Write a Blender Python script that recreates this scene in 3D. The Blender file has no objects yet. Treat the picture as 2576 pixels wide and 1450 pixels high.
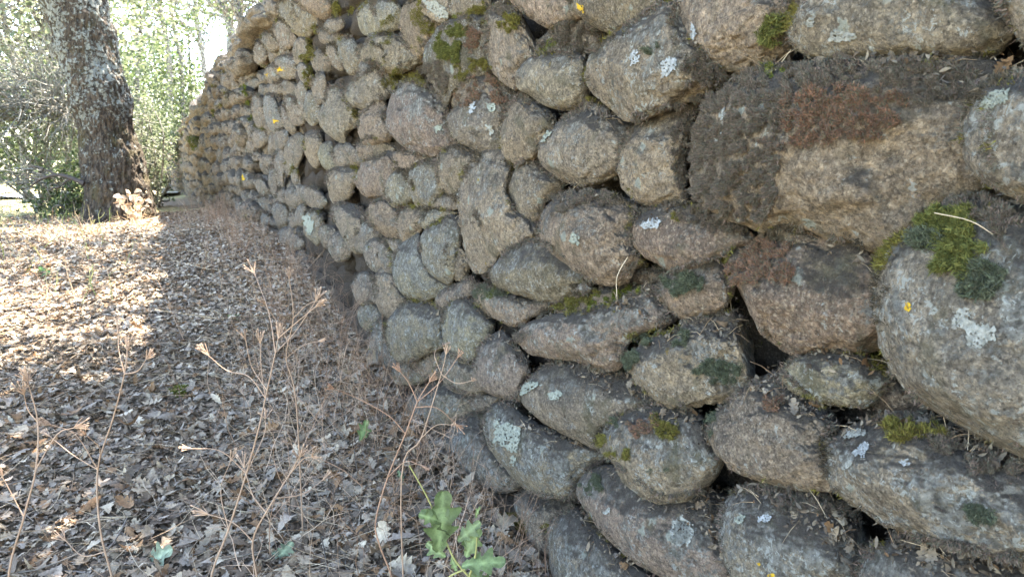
import bpy, math, random
import numpy as np
from mathutils import Vector, Matrix
from mathutils.bvhtree import BVHTree
random.seed(7); rng = np.random.default_rng(7)
S = bpy.context.scene
C = S.collection
# ---------------------------------------------------------------- camera
CAM = np.array([-1.0, 0.0, 1.3]); YAW = math.radians(26.0); PITCH = math.radians(9.3); FOC = 1800.0
cd = bpy.data.cameras.new("camera"); cam = bpy.data.objects.new("camera", cd); C.objects.link(cam); S.camera = cam
cam.location = CAM; cam.rotation_euler = (math.radians(90) - PITCH, 0, -YAW)
cd.sensor_width = 36; cd.lens = 36 * FOC / 2576; cd.clip_start = 0.02; cd.clip_end = 1000
cd.dof.use_dof = True; cd.dof.focus_distance = 1.7; cd.dof.aperture_fstop = 11.0
# ---------------------------------------------------------------- light
SUN_EL = math.radians(60); SUN_AZ = math.radians(48)       # azimuth measured from +Y (wall direction) towards +X (behind the wall)
w = bpy.data.worlds.new("World"); S.world = w; w.use_nodes = True
nt = w.node_tree; bg = nt.nodes["Background"]; sky = nt.nodes.new("ShaderNodeTexSky"); sky.sky_type = 'NISHITA'
sky.sun_disc = False; sky.sun_elevation = SUN_EL; sky.sun_rotation = SUN_AZ; sky.air_density = 1.0; sky.dust_density = .7
nt.links.new(sky.outputs[0], bg.inputs[0]); bg.inputs[1].default_value = 0.15
sl = bpy.data.lights.new("sun", 'SUN'); sl.energy = 5.0; sl.angle = math.radians(0.53); sl.color = (1, .95, .87)
sun = bpy.data.objects.new("sun", sl); C.objects.link(sun)
sd = Vector((math.sin(SUN_AZ) * math.cos(SUN_EL), math.cos(SUN_AZ) * math.cos(SUN_EL), math.sin(SUN_EL)))
sun.rotation_euler = sd.to_track_quat('Z', 'Y').to_euler(); sun.location = (10, 10, 20)
S.view_settings.view_transform = 'Standard'; S.view_settings.look = 'None'; S.view_settings.exposure = 3.7; S.view_settings.use_white_balance = True; S.view_settings.white_balance_temperature = 7100
# ---------------------------------------------------------------- projection helpers (pixel units: photograph at 2576 wide)
Rr = np.array([math.cos(YAW), -math.sin(YAW), 0.0])
Ff = np.array([math.sin(YAW) * math.cos(PITCH), math.cos(YAW) * math.cos(PITCH), -math.sin(PITCH)])
Uu = np.cross(Rr, Ff)
FH = np.array([math.sin(YAW), math.cos(YAW), 0.0])
def ray(u, v):
    d = Ff + Rr * ((u - 1288) / FOC) + Uu * ((725 - v) / FOC)
    return d
def rays(u, v):
    u = np.asarray(u, float); v = np.asarray(v, float)
    return Ff + Rr * ((u - 1288) / FOC)[..., None] + Uu * ((725 - v) / FOC)[..., None]
def project(P):
    Q = P - CAM; f = Q @ Ff
    return 1288 + FOC * (Q @ Rr) / f, 725 - FOC * (Q @ Uu) / f, f
# ---------------------------------------------------------------- noise
def _h(i, j, k, s):
    n = (i * 73856093) ^ (j * 19349663) ^ (k * 83492791) ^ (s * 2654435)
    n = (n ^ (n >> 13)) * 1274126177 & 0x7fffffff
    n = (n ^ (n >> 15)) * 668265263 & 0x7fffffff
    return (n & 0xffff) / 32767.5 - 1.0
def vn(P, s=0):
    P = np.asarray(P, float); I = np.floor(P).astype(np.int64); f = P - I; f = f * f * f * (f * (f * 6 - 15) + 10)
    i, j, k = I[..., 0], I[..., 1], I[..., 2]; x, y, z = f[..., 0], f[..., 1], f[..., 2]
    def g(a, b, c): return _h(i + a, j + b, k + c, s)
    a = g(0,0,0) * (1 - x) + g(1,0,0) * x; b = g(0,1,0) * (1 - x) + g(1,1,0) * x
    c = g(0,0,1) * (1 - x) + g(1,0,1) * x; d = g(0,1,1) * (1 - x) + g(1,1,1) * x
    return (a * (1 - y) + b * y) * (1 - z) + (c * (1 - y) + d * y) * z
def fbm(P, o=4, s=0, g=0.5):
    r = 0; a = 1.0; P = np.asarray(P, float)
    for q in range(o): r = r + a * vn(P * (2.03 ** q) + 17.3 * q, s + q); a *= g
    return r
# ---------------------------------------------------------------- mesh helpers
def np_mesh(name, V, faces, mat=None, col=None, parent=None, smooth=False, link=True):
    """faces: list of int arrays (n, k)"""
    me = bpy.data.meshes.new(name); V = np.asarray(V, np.float32)
    faces = [np.asarray(f, np.int32) for f in faces if len(f)]
    me.vertices.add(len(V)); me.vertices.foreach_set("co", V.ravel())
    lt = np.concatenate([np.full(len(f), f.shape[1], np.int32) for f in faces]); li = np.concatenate([f.ravel() for f in faces])
    me.loops.add(len(li)); me.loops.foreach_set("vertex_index", li)
    me.polygons.add(len(lt)); st = np.zeros(len(lt), np.int32); st[1:] = np.cumsum(lt)[:-1]
    me.polygons.foreach_set("loop_start", st); me.polygons.foreach_set("loop_total", lt)
    if smooth: me.polygons.foreach_set("use_smooth", np.ones(len(lt), bool))
    if col is not None:
        a = me.color_attributes.new("Col", 'FLOAT_COLOR', 'POINT')
        cc = np.ones((len(V), 4), np.float32); cc[:, :3] = col; a.data.foreach_set("color", cc.ravel())
    me.update(); me.validate()
    if mat: me.materials.append(mat)
    o = bpy.data.objects.new(name, me)
    if link: C.objects.link(o)
    if parent: o.parent = parent
    return o
def tag(o, label=None, cat=None, group=None, kind=None):
    if label: o['label'] = label
    if cat: o['category'] = cat
    if group: o['group'] = group
    if kind: o['kind'] = kind
    return o
def empty(name, loc, label, cat, group=None):
    o = bpy.data.objects.new(name, None); C.objects.link(o); o.location = tuple(loc); o.empty_display_size = .05
    bpy.context.view_layer.update()
    return tag(o, label, cat, group)
def under(child, par):
    child.parent = par; child.matrix_parent_inverse = Matrix.Translation(-Vector(par.location))
_ico = {}
def ico(l):
    if l in _ico: return _ico[l]
    t = (1 + 5 ** .5) / 2
    V = np.array([(-1,t,0),(1,t,0),(-1,-t,0),(1,-t,0),(0,-1,t),(0,1,t),(0,-1,-t),(0,1,-t),(t,0,-1),(t,0,1),(-t,0,-1),(-t,0,1)], float)
    V /= np.linalg.norm(V[0])
    F = np.array([(0,11,5),(0,5,1),(0,1,7),(0,7,10),(0,10,11),(1,5,9),(5,11,4),(11,10,2),(10,7,6),(7,1,8),(3,9,4),(3,4,2),(3,2,6),(3,6,8),(3,8,9),(4,9,5),(2,4,11),(6,2,10),(8,6,7),(9,8,1)])
    for _ in range(l):
        E = np.concatenate([F[:, [0,1]], F[:, [1,2]], F[:, [2,0]]]); E.sort(axis=1)
        u, inv = np.unique(E, axis=0, return_inverse=True); inv = inv.ravel()
        M = V[u].sum(1); M /= np.linalg.norm(M, axis=1)[:, None]; n = len(V); V = np.concatenate([V, M])
        k = len(F); a, b, c = inv[:k] + n, inv[k:2*k] + n, inv[2*k:] + n
        F = np.concatenate([np.stack(x, 1) for x in ((F[:,0], a, c), (F[:,1], b, a), (F[:,2], c, b), (a, b, c))])
    _ico[l] = (V, F); return _ico[l]
class Acc:
    """collects tubes and leaves for ONE mesh"""
    def __init__(s): s.V = []; s.T = []; s.Q = []; s.Cc = []; s.n = 0
    def add(s, V, T=None, Q=None, col=(1, 1, 1)):
        V = np.asarray(V, float)
        if T is not None and len(T): s.T.append(np.asarray(T) + s.n)
        if Q is not None and len(Q): s.Q.append(np.asarray(Q) + s.n)
        s.V.append(V); c = np.empty((len(V), 3)); c[:] = col; s.Cc.append(c); s.n += len(V)
    def tube(s, P, R, k=5, col=(1, 1, 1)):
        P = np.asarray(P, float); n = len(P); R = np.broadcast_to(np.asarray(R, float), (n,))
        T = np.gradient(P, axis=0); T /= np.linalg.norm(T, axis=1)[:, None] + 1e-9
        a = np.array([.3, .2, 1.0]) if abs(T[0][2]) < .9 else np.array([1.0, .2, .1])
        A = np.cross(T, a); A /= np.linalg.norm(A, axis=1)[:, None] + 1e-9; B = np.cross(T, A)
        th = np.arange(k) * 2 * math.pi / k
        V = P[:, None] + R[:, None, None] * (A[:, None] * np.cos(th)[None, :, None] + B[:, None] * np.sin(th)[None, :, None])
        V = V.reshape(-1, 3); i = np.arange(n - 1)[:, None] * k; j = np.arange(k)[None]; j2 = (j + 1) % k
        Q = np.stack([i + j, i + j2, i + k + j2, i + k + j], -1).reshape(-1, 4)
        s.add(V, Q=Q, col=col)
    def build(s, name, mat, parent=None, smooth=False):
        fs = []
        if s.T: fs.append(np.concatenate(s.T))
        if s.Q: fs.append(np.concatenate(s.Q))
        o = np_mesh(name, np.concatenate(s.V), fs, mat, np.concatenate(s.Cc), smooth=smooth)
        if parent: under(o, parent)
        return o
def curve(P, n=8):
    """Catmull-Rom through points"""
    P = np.asarray(P, float)
    if len(P) < 3:
        t = np.linspace(0, 1, n + 1)[:, None]; return P[0] * (1 - t) + P[-1] * t
    Q = np.concatenate([[2 * P[0] - P[1]], P, [2 * P[-1] - P[-2]]]); out = []
    for i in range(len(P) - 1):
        p0, p1, p2, p3 = Q[i:i + 4]
        for t in np.arange(n) / n:
            out.append(.5 * (2*p1 + (p2 - p0)*t + (2*p0 - 5*p1 + 4*p2 - p3)*t*t + (3*p1 - p0 - 3*p2 + p3)*t**3))
    out.append(P[-1]); return np.array(out)
def rotm(n):
    """n random rotation matrices"""
    q = rng.normal(size=(n, 4)); q /= np.linalg.norm(q, axis=1)[:, None]; w_, x, y, z = q.T
    return np.stack([1-2*(y*y+z*z), 2*(x*y-z*w_), 2*(x*z+y*w_), 2*(x*y+z*w_), 1-2*(x*x+z*z), 2*(y*z-x*w_), 2*(x*z-y*w_), 2*(y*z+x*w_), 1-2*(x*x+y*y)], -1).reshape(n, 3, 3)
def frames(Nn, jitter=0.0):
    """rotation matrices whose third axis is close to the given normals"""
    n = len(Nn); Z = Nn + jitter * rng.normal(size=(n, 3)); Z /= np.linalg.norm(Z, axis=1)[:, None]
    a = rng.normal(size=(n, 3)); X = np.cross(a, Z); X /= np.linalg.norm(X, axis=1)[:, None]; Y = np.cross(Z, X)
    return np.stack([X, Y, Z], -1)
def stamp(tv, tf, P, M, sc, curl=None, col=None):
    """copies of a small template; tv (k,3), tf list of face tuples of equal size"""
    n = len(P); k = len(tv); V = np.broadcast_to(tv, (n, k, 3)).copy()
    if curl is not None:
        V[:, :, 2] += curl[:, :1] * V[:, :, 0] ** 2 + curl[:, 1:2] * V[:, :, 1] ** 2 + curl[:, 2:3] * V[:, :, 0] * V[:, :, 1]
    V = V * np.asarray(sc).reshape(n, 1, -1)
    V = np.einsum('nij,nkj->nki', M, V) + P[:, None]
    F = np.asarray(tf)[None] + (np.arange(n) * k)[:, None, None]
    cc = None if col is None else np.repeat(col, k, axis=0)
    return V.reshape(-1, 3), F.reshape(-1, F.shape[-1]), cc
# ---------------------------------------------------------------- materials
class N:
    def __init__(s, name, rough=.9, spec=.25):
        s.m = bpy.data.materials.new(name); s.m.use_nodes = True; s.t = s.m.node_tree; s.b = s.t.nodes["Principled BSDF"]
        s.b.inputs["Roughness"].default_value = rough; s.b.inputs["Specular IOR Level"].default_value = spec
    def n(s, ty, **k):
        x = s.t.nodes.new("ShaderNode" + ty)
        for a, v in k.items(): setattr(x, a, v)
        return x
    def l(s, a, b): s.t.links.new(a, b)
    def val(s, sock, v):
        if isinstance(v, (int, float)): sock.default_value = v
        elif isinstance(v, tuple): sock.default_value = (*v, 1) if len(v) == 3 and len(sock.default_value) == 4 else v
        else: s.l(v, sock)
    def noise(s, vec, scale, detail=4, rough=.55, dist=0.0):
        x = s.n("TexNoise"); s.val(x.inputs["Vector"], vec); x.inputs["Scale"].default_value = scale; x.inputs["Detail"].default_value = detail
        x.inputs["Roughness"].default_value = rough; x.inputs["Distortion"].default_value = dist; return x.outputs["Fac"]
    def vor(s, vec, scale, out="Distance", feat='F1', rnd=1.0):
        x = s.n("TexVoronoi", feature=feat); s.val(x.inputs["Vector"], vec); x.inputs["Scale"].default_value = scale; x.inputs["Randomness"].default_value = rnd
        return x.outputs[out]
    def ramp(s, fac, *st):
        x = s.n("ValToRGB"); s.val(x.inputs[0], fac); e = x.color_ramp.elements
        while len(e) < len(st): e.new(.5)
        for i, (p, c) in enumerate(st):
            e[i].position = p; e[i].color = (c, c, c, 1) if isinstance(c, (int, float)) else (*c, 1)
        return x.outputs[0]
    def step(s, fac, a, b, lo=0.0, hi=1.0):
        x = s.n("MapRange"); x.interpolation_type = 'SMOOTHSTEP'; s.val(x.inputs[0], fac)
        x.inputs[1].default_value = a; x.inputs[2].default_value = b; x.inputs[3].default_value = lo; x.inputs[4].default_value = hi; return x.outputs[0]
    def mix(s, f, a, b, mode='MIX'):
        x = s.n("Mix", data_type='RGBA', blend_type=mode); s.val(x.inputs[0], f); s.val(x.inputs[6], a); s.val(x.inputs[7], b); return x.outputs[2]
    def math(s, op, a, b=0.0, c=None):
        x = s.n("Math", operation=op); s.val(x.inputs[0], a); s.val(x.inputs[1], b)
        if c is not None: s.val(x.inputs[2], c)
        return x.outputs[0]
    def bump(s, *hs):
        """pairs (height, distance)"""
        prev = None
        for h, d in hs:
            x = s.n("Bump"); x.inputs["Strength"].default_value = 1.0; x.inputs["Distance"].default_value = d; s.val(x.inputs["Height"], h)
            if prev: s.l(prev, x.inputs["Normal"])
            prev = x.outputs[0]
        s.l(prev, s.b.inputs["Normal"])
    def color(s, c): s.val(s.b.inputs["Base Color"], c); return s.m
def stone_mat():
    s = N("granite", .88, .3)
    tc = s.n("TexCoord").outputs["Object"]; oi = s.n("ObjectInfo"); rnd = oi.outputs["Random"]
    va = s.n("VectorMath", operation='ADD'); cmb = s.n("CombineXYZ")
    for i, k in enumerate((13.7, 31.1, 7.9)): s.l(s.math('MULTIPLY', rnd, k), cmb.inputs[i])
    s.l(tc, va.inputs[0]); s.l(cmb.outputs[0], va.inputs[1]); P = va.outputs[0]
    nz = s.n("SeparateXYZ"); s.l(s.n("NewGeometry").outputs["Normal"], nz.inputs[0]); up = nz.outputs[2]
    big = s.noise(P, 6, 4, .6); med = s.noise(P, 22, 6, .7, .8); fine = s.noise(P, 110, 5, .75); fin2 = s.noise(P, 300, 4, .8)
    base = s.mix(s.step(med, .38, .62), (.34, .285, .225), (.165, .145, .125))
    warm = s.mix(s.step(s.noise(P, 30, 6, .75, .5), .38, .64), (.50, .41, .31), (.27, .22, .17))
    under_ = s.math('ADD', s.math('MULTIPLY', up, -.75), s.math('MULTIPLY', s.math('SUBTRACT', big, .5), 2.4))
    base = s.mix(s.step(under_, -.45, .30, .05, .95), base, warm)  # fresher rock plus warm ground bounce painted into down-facing sides
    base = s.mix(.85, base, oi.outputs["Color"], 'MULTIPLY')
    grain = s.vor(P, 260, "Color"); gs = s.n("SeparateColor"); s.l(grain, gs.inputs[0])
    base = s.mix(s.step(gs.outputs[0], .78, .84, 0, .4), base, (.56, .46, .34))
    base = s.mix(s.step(gs.outputs[1], .80, .86, 0, .4), base, (.05, .042, .036))
    base = s.mix(s.step(fine, .52, .68, 0, .55), base, (.58, .47, .34))
    base = s.mix(s.step(s.noise(P, 130, 5, .8, .5), .54, .66, 0, .75), base, (.055, .045, .038))
    mo = s.step(s.noise(P, 80, 6, .85, .3), .34, .66, .62, 1.42); mc = s.n("CombineColor"); [s.l(mo, mc.inputs[i]) for i in range(3)]
    base = s.mix(1.0, base, mc.outputs[0], 'MULTIPLY')
    streak = s.n("Mapping"); s.l(P, streak.inputs[0]); streak.inputs["Scale"].default_value = (1, .35, 1.3); streak.inputs["Rotation"].default_value = (.3, .2, 0)
    base = s.mix(s.step(s.noise(streak.outputs[0], 45, 5, .75, .6), .55, .68, 0, .6), base, (.075, .062, .05))
    # weathered crust: grey lichen film, mostly on upper and outer faces, broken up finely
    cr = s.math('ADD', s.math('MULTIPLY', up, .20), s.math('ADD', s.noise(P, 11, 5, .7, .5), s.math('MULTIPLY', s.math('SUBTRACT', fine, .5), .75)))
    la = s.math('SUBTRACT', oi.outputs["Alpha"], .5); cr = s.math('ADD', cr, s.math('MULTIPLY', la, .20))
    crf = s.step(cr, .54, .64, 0, .88)
    crust = s.mix(s.step(s.noise(P, 60, 4, .7), .35, .65), (.10, .095, .082), (.33, .32, .285))
    base = s.mix(crf, base, crust)
    # green algae tint
    base = s.mix(s.step(s.noise(P, 9, 3, .6, .8), .52, .72, 0, .6), base, (.12, .112, .065))
    # pale blue grey lichen flecks
    fl = s.math('MULTIPLY', s.step(s.math('ADD', s.noise(P, 16, 4, .7, .4), s.math('MULTIPLY', la, .16)), .51, .58), s.step(s.noise(P, 75, 4, .75, .8), .52, .60))
    base = s.mix(s.math('MULTIPLY', fl, .85), base, (.50, .51, .47))
    # round lichen rosettes and rare yellow ones
    vd = s.n("VectorMath", operation='ADD'); nv = s.n("TexNoise"); s.l(P, nv.inputs[0]); nv.inputs["Scale"].default_value = 55; nv.inputs["Detail"].default_value = 4
    sc_ = s.n("VectorMath", operation='SCALE'); s.l(nv.outputs["Color"], sc_.inputs[0]); sc_.inputs["Scale"].default_value = .035; s.l(P, vd.inputs[0]); s.l(sc_.outputs[0], vd.inputs[1])
    v1 = s.n("TexVoronoi"); s.l(vd.outputs[0], v1.inputs["Vector"]); v1.inputs["Scale"].default_value = 13; v1c = s.n("SeparateColor"); s.l(v1.outputs["Color"], v1c.inputs[0])
    ros = s.math('MULTIPLY', s.step(v1.outputs["Distance"], .22, .16), s.step(v1c.outputs[0], .70, .71))
    base = s.mix(s.math('MULTIPLY', ros, .8), base, s.mix(fine, (.28, .30, .25), (.50, .52, .45)))
    yel = s.math('MULTIPLY', s.step(v1.outputs["Distance"], .11, .07), s.step(v1c.outputs[1], .93, .94))
    base = s.mix(s.math('MULTIPLY', yel, .85), base, (.42, .27, .03))
    # soil dust on the ledges, deepened to paint shaded tops; stains in the dimples
    dust_shade = s.math('ADD', up, s.math('MULTIPLY', s.math('SUBTRACT', s.noise(P, 18, 5, .75), .5), 1.6))
    base = s.mix(s.step(dust_shade, .22, .68, 0, .94), base, s.mix(fine, (.04, .034, .028), (.12, .10, .083)))
    base = s.mix(s.step(s.noise(P, 21, 5, .75, 1.0), .60, .76, 0, .7), base, (.06, .05, .042))
    s.bump((s.noise(P, 30, 6, .75, .5), .04), (fine, .016), (fin2, .005), (s.vor(P, 45), .008), (s.step(s.noise(P, 70, 5, .8, .3), .35, .55), .010), (fl, .002), (ros, .0025))
    return s.color(base)
def earth_mat():
    s = N("wall_earth", 1, .1); P = s.n("TexCoord").outputs["Object"]
    c = s.mix(s.noise(P, 30, 5, .7), (.028, .022, .018), (.095, .075, .058))
    c = s.mix(s.step(s.noise(P, 180, 3, .7), .5, .7), c, (.13, .105, .082))
    s.bump((s.noise(P, 40, 6, .75), .03), (s.noise(P, 200, 4, .7), .008)); return s.color(c)
def ground_mat():
    s = N("litter_soil", 1, .1); P = s.n("TexCoord").outputs["Object"]
    c = s.mix(s.noise(P, 2.5, 5, .7), (.12, .092, .066), (.23, .18, .13))
    c = s.mix(s.step(s.noise(P, 60, 4, .7), .5, .65), c, (.25, .2, .15))
    c = s.mix(s.step(s.noise(P, 90, 4, .7), .55, .7), c, (.035, .028, .022))
    # dry grass further away, and an unseen pale clearing added for warm bounce
    g = s.n("SeparateXYZ"); s.l(P, g.inputs[0])
    gm = s.math('MAXIMUM', s.math('MULTIPLY', s.step(g.outputs[1], 9.5, 13), s.step(s.math('ADD', s.noise(P, .5, 4, .6), s.math('MULTIPLY', g.outputs[0], -.05)), .45, .7)), s.step(s.math('ADD', g.outputs[0], s.math('MULTIPLY', s.noise(P, 1.2, 4, .6), 1.5)), -2.2, -3.4))
    c = s.mix(gm, c, s.mix(s.noise(P, 8, 4, .7), (.27, .25, .10), (.46, .40, .24)))
    s.bump((s.noise(P, 30, 6, .8), .03), (s.noise(P, 150, 4, .8), .01)); return s.color(c)
def col_mat(name, rough=.85, spec=.2, trans=0.0, var=.35, vs=60, bump=None):
    s = N(name, rough, spec); a = s.n("Attribute", attribute_name="Col"); P = s.n("TexCoord").outputs["Object"]
    f = s.step(s.noise(P, vs, 4, .7), .25, .75, 1 - var, 1 + var)
    cm = s.n("CombineColor"); [s.l(f, cm.inputs[i]) for i in range(3)]
    c = s.mix(1.0, a.outputs["Color"], cm.outputs[0], 'MULTIPLY')
    s.val(s.b.inputs["Base Color"], c)
    if bump: s.bump((s.noise(P, bump[0], 5, .7), bump[1]))
    if trans:
        tr = s.n("BsdfTranslucent"); s.l(c, tr.inputs[0]); mx = s.n("MixShader"); mx.inputs[0].default_value = trans
        out = s.t.nodes["Material Output"]; s.l(s.b.outputs[0], mx.inputs[1]); s.l(tr.outputs[0], mx.inputs[2]); s.l(mx.outputs[0], out.inputs[0])
    return s.m
def bark_mat():
    s = N("lichened_bark", .95, .15); P = s.n("TexCoord").outputs["Object"]
    mp = s.n("Mapping"); s.l(P, mp.inputs[0]); mp.inputs["Scale"].default_value = (1, 1, .35); Q = mp.outputs[0]
    n1 = s.noise(Q, 26, 6, .7, .6); c = s.mix(s.step(n1, .35, .65), (.026, .021, .017), (.105, .082, .062))
    hz = s.n("SeparateXYZ"); s.l(P, hz.inputs[0])
    c = s.mix(s.step(s.noise(P, 3.5, 3, .6), .5, .7, 0, .4), c, (.09, .08, .03))
    li = s.math('ADD', s.math('MULTIPLY', s.noise(P, 3.6, 3, .6), .7), s.math('ADD', s.math('MULTIPLY', s.math('SUBTRACT', s.noise(P, 22, 4, .7, .2), .38), 1.5), s.step(hz.outputs[2], .9, 2.6, -.10, .05)))
    lf = s.step(li, .59, .64); c = s.mix(s.math('MULTIPLY', lf, .92), c, s.mix(s.noise(P, 50, 4, .7), (.13, .135, .12), (.31, .32, .29)))
    s.bump((n1, .05), (s.vor(Q, 22, "Distance", 'DISTANCE_TO_EDGE'), .03), (lf, .012), (s.noise(P, 120, 4, .7), .006)); return s.color(c)
def simple_bark():
    s = N("grey_bark", .95, .15); P = s.n("TexCoord").outputs["Object"]; a = s.n("Attribute", attribute_name="Col")
    c = s.mix(s.step(s.noise(P, 14, 5, .75), .4, .62), a.outputs["Color"], (.27, .27, .24))
    s.bump((s.noise(P, 30, 5, .7), .02)); return s.color(c)
def lichen_mat(name, c1, c2):
    s = N(name, .95, .15); P = s.n("TexCoord").outputs["Object"]; f = s.noise(P, 140, 5, .8)
    s.bump((f, .006)); return s.color(s.mix(s.step(f, .35, .65), c1, c2))
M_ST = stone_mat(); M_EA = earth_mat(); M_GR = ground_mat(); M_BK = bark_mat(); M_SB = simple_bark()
M_LEAF = col_mat("dead_leaf", .8, .25, .12, .3, 90, (120, .002)); M_STRAW = col_mat("dry_stem", .75, .3, 0, .2, 60)
M_GLEAF = col_mat("green_leaf", .5, .4, .2, .35, 45, (160, .001)); M_FOL = col_mat("tree_foliage", .6, .3, .38, .2, 3)
M_MOSS = col_mat("moss_fronds", .95, .1, .15, .3, 90)
M_LW = lichen_mat("white_lichen", (.16, .16, .14), (.33, .33, .30)); M_LG = lichen_mat("green_lichen", (.14, .15, .12), (.29, .30, .25))
M_LB = lichen_mat("blue_grey_lichen", (.17, .18, .18), (.37, .38, .38)); M_LY = lichen_mat("yellow_lichen", (.38, .22, .02), (.55, .36, .04))
# ---------------------------------------------------------------- the ground
_dy = np.array([-50, 1.5, 3.5, 4.8, 6.2, 8, 11, 20, 60, 400.]); _dd = np.array([1.34, 1.32, 1.14, .95, .78, .68, .65, .66, .62, .4])
def gz(x, y):
    x = np.asarray(x, float); y = np.asarray(y, float)
    D = np.interp(y + .25 * np.clip(x, -4, 0), _dy, _dd)
    k = np.exp(-((x + .25) / .35) ** 2) * .05          # litter banked up against the wall
    P = np.stack([x, y, 0 * x], -1)
    return 1.3 - D + k + .035 * fbm(P * 1.1, 3, 5) + .012 * fbm(P * 6, 3, 9)
def ground_at(u, v):
    d = ray(u, v); t = 1.0
    for _ in range(60):
        p = CAM + d * t; h = p[2] - gz(p[0], p[1])
        if abs(h) < .002: break
        t += h / max(-d[2], .03) * .7
    return CAM + d * t
def graded(a, b, c0, lo, hi, n):
    """coordinates dense between lo and hi, sparse outside"""
    return np.unique(np.concatenate([np.linspace(lo, hi, n), lo - np.geomspace(.1, lo - a, 26), hi + np.geomspace(.1, b - hi, 26)]))
gx = graded(-250, 250, 0, -6, 1, 300); gy = graded(-60, 400, 0, .2, 14, 500)
X, Y = np.meshgrid(gx, gy); Z = gz(X, Y); V = np.stack([X, Y, Z], -1).reshape(-1, 3); a = len(gx)
i = np.arange(len(gy) - 1)[:, None] * a + np.arange(a - 1)[None]; Q = np.stack([i, i + 1, i + 1 + a, i + a], -1).reshape(-1, 4)
np_mesh("ground", V, [Q], M_GR, smooth=True)['kind'] = 'structure'
# ---------------------------------------------------------------- the wall: traced boulders
TILES = {'F': (0, 0, 1.0), 'R1': (2600, 0, 1.84), 'R2': (2600, 732, 1.84), 'R3': (2600, 1464, 1.84), 'M1': (1400, 0, 1.84), 'M2': (1400, 732, 1.84),
         'M3': (1400, 1464, 1.84), 'U1': (600, 0, 2.575), 'U2': (600, 500, 2.575)}
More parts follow.
